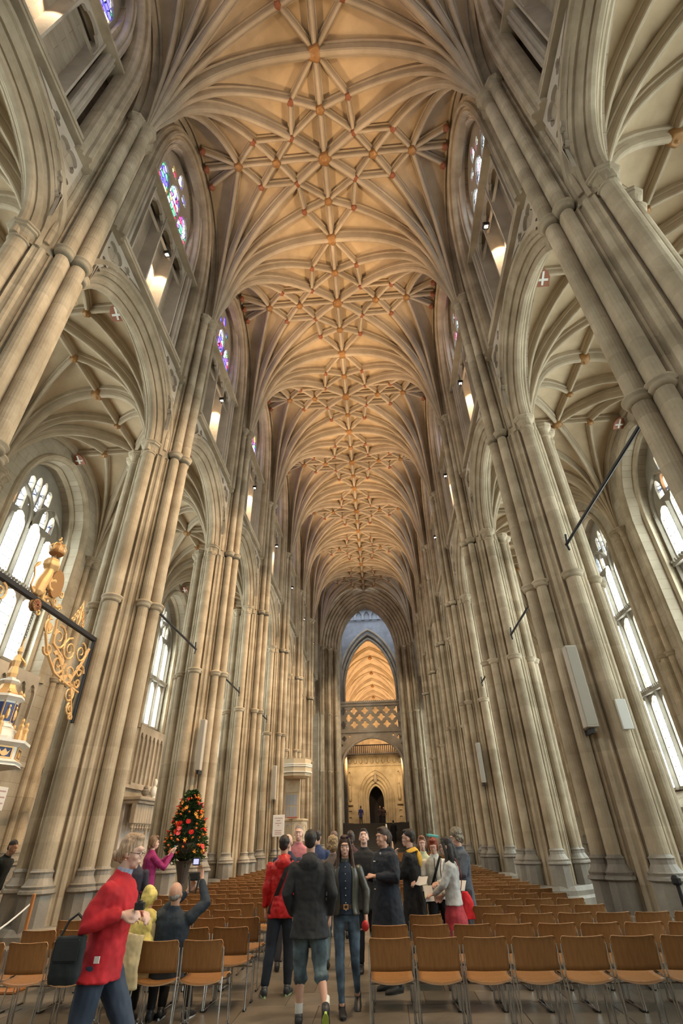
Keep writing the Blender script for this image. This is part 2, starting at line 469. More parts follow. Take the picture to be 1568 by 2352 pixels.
def basebell_vf(r):
    return join(lathe([(r, .36), (r+.02, .33), (r+.045, .31), (r+.03, .28), (r+.03, .22), (r+.09, .12), (r+.12, .10), (r+.105, .06), (r+.14, .04), (r+.15, .0), (r+.10, -.03)], 16),
                lathe([(r+.10, -.02), (r+.11, -.6), (r+.15, -.64), (r+.15, -.70), (r*.5, -.72)], 8))
m_ann = {r: mesh('annulet', annulet_vf(r), M_PIER, True) for r in (.14, .125, .17)}
m_cap = {r: mesh('capital', cap_vf(r), M_PIER) for r in (.14, .125, .17)}
m_bell = {r: mesh('shaft_base', basebell_vf(r), M_BASE) for r in (.14, .125, .17)}
def offset_hull(s): return [(.98*s, -.30*s), (.98*s, .30*s), (.42*s, .80*s), (.20*s, .93*s), (-.20*s, .93*s), (-.42*s, .80*s), (-.98*s, .30*s), (-.98*s, -.30*s), (-.42*s, -.80*s), (-.20*s, -.93*s), (.20*s, -.93*s), (.42*s, -.80*s)]
m_plinth = mesh('plinth', rings_mesh([[(x, y, z) for x, y in offset_hull(s)] for s, z in ((1.14, 0), (1.14, .26), (1.10, .30), (1.06, .32), (1.06, .42), (1.0, .5), (.97, .52))]), M_BASE)
SH_NAVE = [(.80, 0, .14), (.62, .27, .125), (.62, -.27, .125)]
SH_ARC = [(0, .68, .17), (0, -.68, .17)]
SH_AIS = [(-.80, 0, .14), (-.62, .27, .125), (-.62, -.27, .125)]
PIER_NOTE = {('left', 1): 'tall clustered stone pier rising at the top left, nearest one on the left side', ('left', 2): 'tall clustered stone pier behind the woman in red, gilded bracket fixed to it',
             ('left', 3): 'tall clustered stone pier directly behind the flower arrangement', ('right', 1): 'tall clustered stone pier cutting the right edge, nearest on the right side',
             ('right', 2): 'tall clustered stone pier with white plaque behind the right hand chairs'}
for k in range(0, NB):
    for s, sn in ((-1, 'left'), (1, 'right')):
        p = empty('clustered_pier', (s*XP, PY(k), 0), scale=(-s, 1, 1))
        lab = PIER_NOTE.get((sn, k)) or ('%s clustered stone pier from the camera in the %s hand row' % (ORD[k-1], sn) if k > 0 else 'clustered stone pier beside the camera in the %s hand row' % sn)
        tag(p, lab, 'pier', 'clustered piers of the nave arcade')
        put('plinth', m_plinth, p)
        n = int((ZA-.5)/CH)
        for i in range(n): put('stone_course', m_low, p, (0, 0, .5+i*CH), scale=(1, 1, (ZA-.5)/n/CH))
        put('course_cap', m_lowcap, p, (0, 0, ZA+.02))
        n2 = int((ZS+.2-ZA)/CH)
        for i in range(n2): put('stone_course', m_up, p, (0, 0, ZA+i*CH*(ZS+.2-ZA)/n2/CH), scale=(1, 1, (ZS+.2-ZA)/n2/CH))
        for (x, y, r) in SH_NAVE+SH_ARC+SH_AIS: put('shaft_base', m_bell[r], p, (x, y, 1.0))
        for (x, y, r) in SH_NAVE:
            put('capital', m_cap[r], p, (x, y, ZS)); put('annulet', m_ann[r], p, (x, y, 11.6)); put('annulet', m_ann[r], p, (x, y, 6.73))
        for (x, y, r) in SH_ARC+SH_AIS:
            put('capital', m_cap[r], p, (x, y, ZA)); put('annulet', m_ann[r], p, (x, y, 6.73))

# ------------------------------------------------------------------ nave walls above the arcade, one per bay
H2 = BAY/2
ZSTR = 14.85
WX = 5.22      # face of the wall
AHW = 2.30
def arch_z(y, hw, zs, za, p, k):
    t = 1-abs(y)/hw
    return zs+(za-zs)*G(t, p, k) if t > 0 else zs
CW_HW, CW_S, CW_ZS, CW_ZA = 1.45, 19.75, 21.7, 24.0
def upper_wall():
    V, F = [], []
    ys = sorted(set([-H2, -CW_HW, CW_HW, H2, 0]+[round(-AHW+2*AHW*i/28, 4) for i in range(29)]))
    def strip(zlo, zhi, x0, x1):
        rows = []
        for y in ys:
            rows.append((y, zlo(y), zhi(y)))
        n = len(V)
        for y, a, b in rows: V.extend([(x0, y, a), (x0, y, b), (x1, y, b), (x1, y, a)])
        for i in range(len(rows)-1):
            a = n+i*4
            if rows[i][2]-rows[i][1] < 1e-4 and rows[i+1][2]-rows[i+1][1] < 1e-4: continue
            F.extend([(a, a+4, a+5, a+1), (a+3, a+2, a+6, a+7), (a+1, a+5, a+6, a+2), (a, a+3, a+7, a+4)])
    strip(lambda y: arch_z(y, AHW+.25, ZA, 14.45, 2.2, .9) if abs(y) < AHW+.25 else ZA, lambda y: ZSTR+.2, WX, 5.95)
    strip(lambda y: ZSTR+.2, lambda y: CW_S-.15, WX+.50, 5.97)
    ys = sorted(set([-H2, -CW_HW-.001, CW_HW+.001, H2, 0]+[round(-CW_HW+2*CW_HW*i/16, 4) for i in range(17)]))
    strip(lambda y: CW_S-.15, lambda y: 24.9 if abs(y) > CW_HW else CW_S, WX+.22, 5.95)
    ys = sorted(set([0]+[round(-CW_HW+2*CW_HW*i/16, 4) for i in range(17)]))
    strip(lambda y: arch_z(y, CW_HW, CW_ZS, CW_ZA, 2.1, .82), lambda y: 24.9, WX+.22, 5.95)
    return V, F
m_uwall = mesh('nave_wall', upper_wall(), M_WALL)
# arcade arch: many-moulded ring. profile a = across the wall (x), b = outwards from the opening
def ring_prof():
    P = [(-.42, .62), (-.42, .50), (-.36, .47), (-.30, .40), (-.33, .34), (-.28, .29), (-.22, .30), (-.17, .25), (-.19, .18), (-.13, .12), (-.09, .13), (-.08, .04), (-.04, .0)]
    return P+[(-a, b) for a, b in reversed(P)]
apath = arch(AHW-.08, ZA, 14.0, 14, 2.2, .9)
m_arch = mesh('arcade_arch', sweep([(0, apath[0][0], ZA-.25)]+[(0, a, b) for a, b in apath]+[(0, apath[-1][0], ZA-.25)], [(a, b) for a, b in ring_prof()], (1, 0, 0)), M_PIER)
jprof = [(0, .30), (-.10, .28), (-.16, .22), (-.10, .16), (-.14, .10), (-.22, .07), (-.26, .0), (-.20, -.05), (-.12, -.06), (-.10, -.12), (-.15, -.17), (-.10, -.22), (0, -.25), (.25, -.25), (.25, .30)]
def jamb_path(hw, z0, zs, za, p=2.45, k=.97): return [(0, -hw, z0)]+[(0, a, b) for a, b in arch(hw, zs, za, 14, p, k)]+[(0, hw, z0)]
m_jamb = mesh('jamb_moulding', sweep(jamb_path(2.30, ZSTR-.3, 18.6, 23.95), jprof, (1, 0, 0)), M_PIER)
m_jamb2 = mesh('jamb_moulding', sweep(jamb_path(1.72, ZSTR+.1, 20.6, 24.05, 2.2, .9), [(a*.6, b*.55) for a, b in jprof], (1, 0, 0)), M_TRAC)
wrp = [(-.42, .10), (-.42, -.02), (-.36, -.07), (-.30, -.02), (-.24, -.10), (-.17, -.16), (-.10, -.10), (-.04, -.18), (.04, -.24), (.12, -.18), (.5, -.18), (.5, .10)]
m_warch = mesh('wall_arch', sweep([(WX, a, b) for a, b in arch(H2-.02, 18.5, ZR+.02, 18, 2.45, 1.0)], [(a, b) for a, b in wrp], (1, 0, 0), caps=False), M_PIER)
def bar_y(x0, x1, z0, z1, hw): return box(x0, x1, -hw, hw, z0, z1)
m_str = mesh('string_course', join(bar_y(WX-.16, WX+.1, ZSTR+.10, ZSTR+.22, 2.5), bar_y(WX-.11, WX+.1, ZSTR-.02, ZSTR+.10, 2.5), bar_y(WX-.20, WX+.1, ZSTR-.14, ZSTR-.04, 2.5)), M_PIER)
m_sill = mesh('sill_moulding', join(bar_y(WX-.06, WX+.4, 19.42, 19.52, 2.2), bar_y(WX-.12, WX+.4, 19.30, 19.42, 2.2)), M_PIER)
LIGHTS = [-1.05, -.35, .35, 1.05]
def mull(y, z0, z1, w=.09, d=.16, x=WX+.50):
    return prism([(x, y-w), (x-d*.6, y-w*.6), (x-d, y-w*.25), (x-d, y+w*.25), (x-d*.6, y+w*.6), (x, y+w)], z0, z1)
m_tmull = {y: mesh('panel_mullion', mull(y, ZSTR+.2, 19.35, .10, .42), M_TRAC) for y in (-1.42, -.48, .48, 1.42)}
# cusped heads over the blind panels and spandrel carving
def head_vf(y0, y1, zt):
    return onwall(plate([(y0, zt), (y1, zt), (y1, zt-1.0), (y0, zt-1.0)], [[(a, b) for a, b in lancet(y0+.06, y1-.06, zt-1.001, zt-.6, zt-.1, .25, 6)]], .09), WX+.12)
m_heads = [mesh('panel_head', head_vf(a, b, 19.3), M_TRAC) for a, b in ((-1.42, -.48), (-.48, .48), (.48, 1.42))]
def spandrel(s):
    P = []
    base = [(s*2.42, 12.3), (s*2.42, 14.62), (s*.70, 14.62)]+[(s*y, arch_z(y, AHW+.42, ZA, 14.62, 2.2, .9)+.10) for y in (1.0, 1.35, 1.7, 1.95, 2.15, 2.3)]
    holes = [foil(s*2.02, 14.08, .36, 4, pi/4, 5), foil(s*1.45, 14.38, .16, 3, pi/2, 4), foil(s*2.22, 13.45, .15, 3, -pi/2, 4), foil(s*2.32, 13.0, .08, 3, -pi/2, 3)]
    return onwall(plate(base, holes, .09), WX-.085)
m_span = [mesh('spandrel_carving', spandrel(s), M_TRAC) for s in (1, -1)]
# clerestory window parts
def clere_plate():
    out = [(-CW_HW-.02, CW_S)]+[(a, b) for a, b in arch(CW_HW+.02, CW_ZS, CW_ZA+.02, 10, 2.1, .82)]+[(CW_HW+.02, CW_S)]
    w = .86
    H = []
    for i, c in enumerate((-.93, 0, .93)):
        H.append(lancet(c-.43, c+.43, CW_S+.08, 21.45+(.35 if i == 1 else 0), 22.15+(.35 if i == 1 else 0), .16, 6))
    H += [foil(-.50, 22.75, .24, 4, pi/4, 3), foil(.50, 22.75, .24, 4, pi/4, 3), lancet(-.20, .20, 22.85, 23.2, 23.6, .1, 5), foil(-1.0, 22.35, .10, 3, pi/2, 3), foil(1.0, 22.35, .10, 3, pi/2, 3)]
    return out, H
c_out, c_holes = clere_plate()
m_ctrac = mesh('window_tracery', onwall(plate(c_out, c_holes, .16), 5.62), M_WSTONE_BACKLIT)
m_cpane = [mesh('pane', onwall(plate(h, [], .02), 5.70), M_CGLASS) for h in c_holes]
m_cpane2 = [mesh('pane', onwall(plate(h, [], .02), 5.70), M_CGLASS2) for h in c_holes]
def bars_for(h, step, x, t=.008):
    zs_ = [p[1] for p in h]; y_ = [p[0] for p in h]; L = []
    z = min(zs_)+step
    while z < max(zs_)-.2:
        L.append(box(x-.012, x, min(y_), max(y_), z-t, z+t)); z += step
    return L
m_cbars = mesh('glazing_bars', join(*[b for h in c_holes[:3] for b in bars_for(h, .3, 5.68)]), M_IRON)
wn = 1
for k in range(-1, NB):
    yc = PY(k)+H2
    for s, sn in ((-1, 'left'), (1, 'right')):
        w = put('wall_'+sn, m_uwall, None, (0, yc, 0), scale=(s, 1, 1)); w['kind'] = 'structure'
        put('arcade_arch', m_arch, w, (XP, 0, 0)); put('wall_arch', m_warch, w)
        put('jamb_moulding', m_jamb, w, (WX-.10, 0, 0)); put('jamb_moulding', m_jamb2, w, (WX+.12, 0, 0))
        put('string_course', m_str, w); put('sill_moulding', m_sill, w)
        for m in m_tmull.values(): put('panel_mullion', m, w)
        for m in m_heads: put('panel_head', m, w)
        for m in m_span: put('spandrel_carving', m, w)
        win = put('window_%d' % wn, m_ctrac, None, (0, yc, 0), scale=(s, 1, 1)); wn += 1; win['kind'] = 'structure'
        for m in (m_cpane if s < 0 else m_cpane2): put('pane', m, win)
        b = put('glazing_bars', m_cbars, win); b['kind'] = 'stuff'

# ------------------------------------------------------------------ aisle walls and windows
AX = 10.95
AW, AWS, AWA = 2.0, 11.6, 14.35   # half width, springing, apex of the rear arch
def aisle_wall(sill):
    V, F = [], []
    def strip(ys, zlo, zhi, x0, x1):
        n = len(V)
        for y in ys: V.extend([(x0, y, zlo(y)), (x0, y, zhi(y)), (x1, y, zhi(y)), (x1, y, zlo(y))])
        for i in range(len(ys)-1):
            a = n+i*4; F.extend([(a, a+4, a+5, a+1), (a+3, a+2, a+6, a+7), (a+1, a+5, a+6, a+2), (a, a+3, a+7, a+4)])
    strip([-H2, -AW], lambda y: 0, lambda y: 15.6, AX, 12.3); strip([AW, H2], lambda y: 0, lambda y: 15.6, AX, 12.3)
    strip([-AW, AW], lambda y: 0, lambda y: sill-.6, AX, 12.3)
    for sy in (-1, 1):
        n = len(V); V.extend([(AX, sy*AW, sill-.6), (12.3, sy*AW, sill-.6), (12.3, sy*AW, AWS+.02), (AX, sy*AW, AWS+.02)]); F.append((n, n+1, n+2, n+3))
    n = len(V)
    V.extend([(AX, -AW, sill-.6), (AX, AW, sill-.6), (11.95, AW, sill), (11.95, -AW, sill)]); F.append((n, n+1, n+2, n+3))
    strip([-AW+2*AW*i/20 for i in range(21)], lambda y: arch_z(y, AW, AWS, AWA, 2.1, .85), lambda y: 15.6, AX, 12.3)
    return V, F
def aisle_holes(sill, tr):
    out = [(-AW-.02, sill)]+[(a, b) for a, b in arch(AW+.02, AWS, AWA+.02, 12, 2.1, .85)]+[(AW+.02, sill)]
    H, kinds = [], []
    cs = (-1.42, -.48, .48, 1.42)
    for c in cs:
        lo = sill+.1
        for t in tr:
            H.append(lancet(c-.37, c+.37, lo, t-.55, t-.12, .14, 6)); kinds.append(0); lo = t+.12
        zt = 11.5 if abs(c) > 1 else 11.75
        H.append(lancet(c-.37, c+.37, lo, zt-.25, zt+.3, .14, 6)); kinds.append(0)
    for c in (-.95, .95):
        H.append(lancet(c-.40, c-.05, 12.05, 12.45, 12.8, .1, 5)); H.append(lancet(c+.05, c+.40, 12.05, 12.6, 13.0, .1, 5)) if c < 0 else H.append(lancet(c+.05, c+.40, 12.05, 12.45, 12.8, .1, 5))
        kinds += [1, 1]
    for c in (-.55, -.18, .18, .55):
        H.append(lancet(c-.15, c+.15, 12.95 if abs(c) > .3 else 12.4, 13.45, 13.8 if abs(c) < .3 else 13.6, .1, 5)); kinds.append(1)
    return out, H, kinds
AIS_DATA = {}
for sn, sill, tr in (('left', 7.05, (9.45,)), ('right', 2.95, (6.35, 9.6))):
    out, H, kinds = aisle_holes(sill, tr)
    trac = plate(out, H, .20)
    extra = []
    for c in (-1.9, -.95, 0, .95, 1.9):
        extra.append(mull(c, sill, 11.7, .07, .16, 11.86))
    for t in tr:
        extra.append(box(11.66, 11.86, -AW, AW, t-.06, t+.06))
        for i in range(26): extra.append(box(11.62, 11.7, -AW+.05+i*.155, -AW+.13+i*.155, t+.06, t+.15))
    # sweeping sub-arches of the head
    for sy in (-1, 1):
        extra.append(sweep([(11.80, sy*.95+a, b) for a, b in arch(.95, 11.55, 13.0, 8, 2.0, .8)], [(-.08, -.05), (.04, -.07), (.04, .07), (-.08, .05)], (1, 0, 0)))
    d = dict(wall=mesh('aisle_wall', aisle_wall(sill), M_AWALL), trac=mesh('window_tracery', onwall(trac, 11.84), M_WSTONE_BACKLIT), mull=[mesh('mullion', e, M_WSTONE_BACKLIT) for e in extra[:5]],
             tran=mesh('transom', join(*extra[5:]), M_WSTONE_BACKLIT), panes=[mesh('pane', onwall(plate(h, [], .02), 11.95), M_AGLASS if kd == 0 else M_AHEAD) for h, kd in zip(H, kinds)],
             bars=mesh('glazing_bars', join(*[b for h, kd in zip(H, kinds) if kd == 0 for b in bars_for(h, .33, 11.94, .010)]+[box(11.93, 11.94, min(p[0] for p in h), max(p[0] for p in h), 0, .01) for h in H[:0]]), M_IRON),
             rear=mesh('rear_arch', join(sweep([(AX-.02, -AW-.12, sill-.6)]+[(AX-.02, a, b) for a, b in arch(AW+.12, AWS, AWA+.12, 12, 2.1, .85)]+[(AX-.02, AW+.12, sill-.6)],
                       [(-.08, .0), (-.12, .08), (-.06, .14), (.05, .18), (.1, .0), (.05, -.12)], (1, 0, 0), caps=False),
                       sweep([(11.45, -AW+.03, sill-.2)]+[(11.45, a, b) for a, b in arch(AW-.03, AWS, AWA-.03, 12, 2.1, .85)]+[(11.45, AW-.03, sill-.2)],
                       [(-.10, .06), (-.12, -.02), (-.04, -.09), (.06, -.06), (.10, .06)], (1, 0, 0), caps=False)), M_PIER))
    AIS_DATA[sn] = d
RESP = shaft_pts(0, 0, .15, 90, 270, 8)
def respond():
    P = [(.25, .62), (.12, .62), (.05, .55), (.10, .48), (.02, .45)]+shaft_pts(-.02, .30, .12, 70, 250, 6)+[(-.05, .15)]+shaft_pts(-.12, 0, .14, 110, 250, 6)+[(-.05, -.15)]+shaft_pts(-.02, -.30, .12, 110, 290, 6)+[(.02, -.45), (.10, -.48), (.05, -.55), (.12, -.62), (.25, -.62)]
    return P
m_resp = mesh('stone_course', course(list(reversed(respond())), CH), M_PIER)
m_rplin = mesh('plinth', join(box(-.42, .25, -.75, .75, 0, .55, .04), box(-.34, .25, -.66, .66, .55, .9, .04)), M_BASE)
for k in range(-1, NB+1):
    yc = PY(k)+H2
    for s, sn in ((-1, 'left'), (1, 'right')):
        d = AIS_DATA[sn]
        if k < NB:
            w = put('wall_'+sn, d['wall'], None, (0, yc, 0), scale=(s, 1, 1)); w['kind'] = 'structure'
            put('rear_arch', d['rear'], w)
            win = put('window_%d' % wn, d['trac'], None, (0, yc, 0), scale=(s, 1, 1)); wn += 1; win['kind'] = 'structure'
            for m in d['mull']: put('mullion', m, win)
            put('transom', d['tran'], win)
            for m in d['panes']: put('pane', m, win)
            b = put('glazing_bars', d['bars'], win); b['kind'] = 'stuff'
        if 0 <= k < 6:
            r = empty('wall_shaft', (s*(AX-.02), PY(k), 0), scale=(s, 1, 1))
            tag(r, '%s half round clustered shafts on the %s aisle wall from the camera' % (ORD[k], sn), 'wall shaft', 'shafts against the aisle walls')
            put('plinth', m_rplin, r)
            n = int(ZA/.42)-2
            for i in range(n): put('stone_course', m_resp, r, (0, 0, .9+i*(ZA-.9)/n), scale=(1, 1, (ZA-.9)/n/CH))
            for (x, y, rr) in ((-.12, 0, .14), (-.02, .30, .125), (-.02, -.30, .125)):
                put('capital', m_cap[rr], r, (x, y, ZA)); put('annulet', m_ann[rr], r, (x, y, 6.73)); put('shaft_base', m_bell[rr], r, (x, y, 1.25))
# blind panelling under the left aisle windows
def blind(z0, z1):
    H = []
    for i in range(8):
        c = -AW+.25+i*.5
        H.append(lancet(c-.19, c+.19, z0+.1, z1-.6, z1-.2, .2, 6))
    return onwall(plate([(-AW, z0), (AW, z0), (AW, z1), (-AW, z1)], H, .10), AX-.10)
m_blind = mesh('blind_panelling', blind(4.0, 6.5), M_TRAC)
m_ledge = mesh('ledge_moulding', join(box(AX-.14, AX+.02, -H2+.6, H2-.6, 3.86, 4.0), box(AX-.20, AX+.02, -H2+.6, H2-.6, 1.15, 1.32), box(AX-.10, AX+.02, -AW, AW, 6.5, 6.62)), M_TRAC)
for k in range(-1, NB):
    w = put('trim_1', m_ledge, None, (0, PY(k)+H2, 0), scale=(-1, 1, 1)); w['kind'] = 'structure'
    put('blind_panelling', m_blind, w)
w = obj('wall_north', join(box(-12.4, -5.9, -7.6, -7.3, 0, 16), box(5.9, 12.4, -7.6, -7.3, 0, 16), box(-5.9, 5.9, -7.6, -7.3, 0, 4), box(-5.9, -4.4, -7.6, -7.3, 4, 25), box(4.4, 5.9, -7.6, -7.3, 4, 25), box(-4.4, 4.4, -7.6, -7.3, 21, 25)), M_WALLF)
w.name = 'wall_west'; w['kind'] = 'structure'
wo, wh = [(-4.4, 4), (-4.4, 21), (4.4, 21), (4.4, 4)], []
for i in range(7):
    c = -3.77+i*1.257
    wh += [lancet(c-.5, c+.5, 4.2, 9.3, 9.9, .1), lancet(c-.5, c+.5, 10.3, 14.6, 15.4, .1), lancet(c-.5, c+.5, 15.8, 19.8, 20.6, .1)]
w = obj('window_west', onfront(plate(wo, wh, .25), -7.6), M_TRAC); w['kind'] = 'structure'
for h in wh: obj('pane', onfront(plate(h, [], .02), -7.5), M_WGLASS, w)
# ------------------------------------------------------------------ crossing: west arch, strainer arch, tower, choir arch, choir vault
def order_path(hw, z0, zs, za, y, p=2.0, k=.8, n=16): return [(-hw, y, z0)]+[(a, y, b) for a, b in arch(hw, zs, za, n, p, k)]+[(hw, y, z0)]
def cross_prof(n, w, d, flip=1):
    """stepped mouldings: n rolls going inwards (b negative) and back in y"""
    P = []
    for i in range(n):
        b = w*(1-i/n); a = d*i/n
        P += [(a, b), (a-.03, b-w/n*.15), (a-.10, b-w/n*.35), (a-.06, b-w/n*.6), (a+.02, b-w/n*.75), (a+.06, b-w/n*.9)]
    return P+[(d, 0), (d*1.6, 0), (d*1.6, w)]
YX = 49.3
ca = sweep(order_path(2.95, 0, 17.9, 23.1, YX), [(-a, b) for a, b in cross_prof(7, 1.95, 1.6)], (0, -1, 0), caps=False)
w = obj('wall_crossing', ca, M_PIER); w['kind'] = 'structure'
# wall above / beside the arch (fills behind the vault end)
obj('gable_wall', onfront(plate([(-5.9, 0), (-5.9, 25.2), (5.9, 25.2), (5.9, 0)], [[(a, b) for a, b in [(-4.6, .01)]+arch(4.6, 17.9, 24.3, 12, 2.2, .9)+[(4.6, .01)]]], .3), YX+.35), M_WALLF, w)
for s in (-1, 1):
    obj('aisle_end_wall', box(s*5.9 if s > 0 else -12.4, 12.4 if s > 0 else -5.9, YX+.2, YX+.6, 0, 16), M_WALLF, w)
for s in (-1, 1):
    for (x, y) in ((4.45, YX-.25), (3.85, YX+.30), (3.25, YX+.85)):
        put('shaft', mesh('shaft', lathe([(.15, .9), (.15, 17.9)], 12), M_PIER, True), w, (s*x, y, 0))
        put('capital', m_cap[.14], w, (s*x, y, 17.95)); put('annulet', m_ann[.14], w, (s*x, y, 11.6)); put('annulet', m_ann[.14], w, (s*x, y, 6.73)); put('shaft_base', m_bell[.14], w, (s*x, y, 1.0))
for s in (-1, 1):
    o = obj('wall_crossing', join(box(*sorted((s*3.3, s*6.5)), YX+1.0, YX+3.2, 0, 24), box(*sorted((s*3.3, s*6.2)), 60.2, 63.5, 0, 26)), M_WALLF); o['kind'] = 'structure'
    o = obj('wall_transept', box(*sorted((s*6.2, s*6.6)), YX+3.2, 60.2, 0, 34), M_DARKST); o['kind'] = 'structure'
# steps up to the choir screen
M_STEP = nmat('shadowed_step', (.10, .085, .07), .7)  # dark base colour carries the shadow lying over the steps
st = empty('floor', (0, 50.2, 0)); st['kind'] = 'structure'
for i in range(17):
    obj('step', box(-6.2, 6.2, i*.36, 14, i*.17, (i+1)*.17, .0), M_STEP, st)
ZC = 17*.17
# strainer arch with its pierced parapet
YS = 53.0
scr = empty('strainer_arch', (0, YS, 0))
tag(scr, 'pale stone strainer arch with pierced quatrefoil band across the far crossing', 'arch')
obj('arch_frame', onfront(plate([(-3.45, 7.0), (-3.45, 10.55), (3.45, 10.55), (3.45, 7.0), (3.05, 7.0)]+list(reversed([(a, b) for a, b in arch(3.0, 7.25, 10.0, 12, 2.1, .88)]))+[(-3.05, 7.0)],
    [foil(-2.72, 9.95, .24, 4, 0, 4), foil(2.72, 9.95, .24, 4, 0, 4), foil(-2.15, 10.18, .13, 4, 0, 3), foil(2.15, 10.18, .13, 4, 0, 3), foil(-2.95, 9.35, .12, 4, 0, 3), foil(2.95, 9.35, .12, 4, 0, 3)], .35), -.17), M_TRAC, scr)
obj('arch_moulding', join(sweep([(-3.05, -.25, 2.9)]+[(a, -.25, b) for a, b in arch(3.05, 7.25, 10.05, 14, 2.1, .88)]+[(3.05, -.25, 2.9)], [(.14, .0), (.10, .12), (0, .18), (-.1, .12), (-.14, 0), (-.08, -.08), (.08, -.08)], (0, 1, 0), caps=False)), M_TRAC, scr)
for s in (-1, 1): obj('jamb', box(*sorted((s*3.05, s*3.6)), -.3, .3, 0, 7.3, .05), M_TRAC, scr); obj('capital', box(*sorted((s*2.9, s*3.6)), -.35, .35, 7.15, 7.4, .04), M_TRAC, scr)
obj('lower_beam', join(box(-3.6, 3.6, -.32, .32, 10.45, 10.62, .03), box(-3.5, 3.5, -.26, .26, 10.62, 10.82, .02)), M_TRAC, scr)
obj('cornice', join(box(-3.6, 3.6, -.30, .30, 12.95, 13.10, .03), box(-3.65, 3.65, -.36, .36, 13.22, 13.38, .03), box(-3.5, 3.5, -.2, .2, 13.1, 13.22)), M_TRAC, scr)
cr = []
for i in range(34): cr.append(prism([(-3.5+i*.212, -.08), (-3.36+i*.212, -.08), (-3.36+i*.212, .08), (-3.5+i*.212, .08)], 13.38, 13.52))
o = obj('cresting', join(*cr), M_TRAC, scr); o['kind'] = 'stuff'
hh = []
for r in range(3):
    z = 12.55-r*.66
    for i in range(6):
        x = -2.78+i*1.10+(.0 if r % 2 == 0 else .55)
        if x > 3.0: continue
        hh.append(foil(x, z, .37, 4, 0, 4, .64))
for r in range(4):
    z = 12.88-r*.66
    for i in range(12):
        x = -2.78+.275+i*.55
        if x < 3.1 and 11.0 < z < 12.8: hh.append([(x-.05, z), (x, z-.06), (x+.05, z), (x, z+.06)])
obj('pierced_panel', onfront(plate([(-3.4, 10.85), (3.4, 10.85), (3.4, 12.95), (-3.4, 12.95)], hh, .22), -.11), M_TRAC, scr)
# choir screen with doorway, niches and parapet
YCS = 64.0
zb = ZC+.02
cs = empty('choir_screen', (0, YCS, zb)); tag(cs, 'golden lit carved stone choir screen with a dark arched doorway', 'screen')
wall_o = [(-5.0, 0), (-.85, 0)]+[(a, b) for a, b in arch(.85, 2.3, 3.75, 8, 2.0, .8)]+[(.85, 0), (5.0, 0), (5.0, 6.9), (-5.0, 6.9)]
obj('screen_wall', onfront(plate(wall_o, [], 1.2), 0), M_SCREEN, cs)
for i, r in enumerate((1.05, 1.35, 1.65, 1.95)):
    obj('doorway_moulding', sweep([(-r, 0, 0)]+[(a, 0, b) for a, b in arch(r, 2.6, 4.1+i*.42, 8, 2.0, .8)]+[(r, 0, 0)], [(.0, -.06), (-.12+.02*i, -.07), (-.16+.02*i, 0), (-.12+.02*i, .07), (0, .06)], (0, 1, 0), caps=False), M_SCREEN, cs)
obj('niche_figure', lathe([(.01, 4.05), (.16, 4.1), (.2, 4.4), (.14, 4.75), (.10, 4.85), (.12, 5.0), (.02, 5.1)], 8, 0, -.12), M_TRAC, cs)
for i in range(6):
    x = (-4.45, -3.75, -2.95, 2.65, 3.45, 4.15)[i]
    nh = [lancet(x-.24, x+.24, 2.2, 4.6, 5.2, .2, 5)]
    obj('niche', onfront(plate([(x-.33, 1.9), (x+.33, 1.9), (x+.33, 5.5), (x-.33, 5.5)], nh, .16), -.16), M_SCREEN, cs)
    obj('niche_figure', lathe([(.12, 2.3), (.17, 2.5), (.19, 3.2), (.15, 3.7), (.06, 3.8), (.11, 3.95), (.10, 4.1), (.03, 4.2)], 10, x, -.06), M_SCREEN, cs)
    obj('lower_panel', onfront(plate([(x-.3, .2), (x+.3, .2), (x+.3, 1.7), (x-.3, 1.7)], [foil(x, 1.2, .2, 4, pi/4, 3), foil(x, .6, .2, 4, pi/4, 3)], .06), -.06), M_SCREEN, cs)
obj('cornice', join(box(-5, 5, -.12, 0, 5.75, 5.9, .02), box(-5, 5, -.2, 0, 6.75, 6.95, .03), box(-5, 5, -.28, .1, 6.95, 7.1, .03)), M_SCREEN, cs)
for i in range(14): obj('angel_relief', join(lathe([(.02, 6.02), (.16, 6.1), (.20, 6.3), (.10, 6.5), (.09, 6.62), (.02, 6.7)], 8, -4.2+i*.65, -.02)), M_SCREEN, cs)
pr = [box(-5, 5, -.06, .06, 7.95, 8.05, .01)]
for i in range(44): pr.append(box(-4.95+i*.23, -4.87+i*.23, -.05, .05, 7.1, 7.95))
o = obj('parapet_rail', join(*pr), nmat('dark_oak', (.10, .05, .025), .6), cs); o['kind'] = 'stuff'
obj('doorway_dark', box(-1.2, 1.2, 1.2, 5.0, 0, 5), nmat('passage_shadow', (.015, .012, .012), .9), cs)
spot('screen_flood', (-2.8, 60.0, 9.3), (-1.2, 64, 6.2), 520, 95, .7, (1, .68, .34), .2)
spot('screen_flood', (2.8, 60.0, 9.3), (1.2, 64, 6.2), 520, 95, .7, (1, .68, .34), .2)
for s in (-1, 1): spot('crossing_fill', (s*4.4, 44.5, 16.5), (s*.5, 53, 11.0), 330, 50, .6, (1, .80, .56), .2)  # added fill spots without lamp fittings, brightening the strainer arch
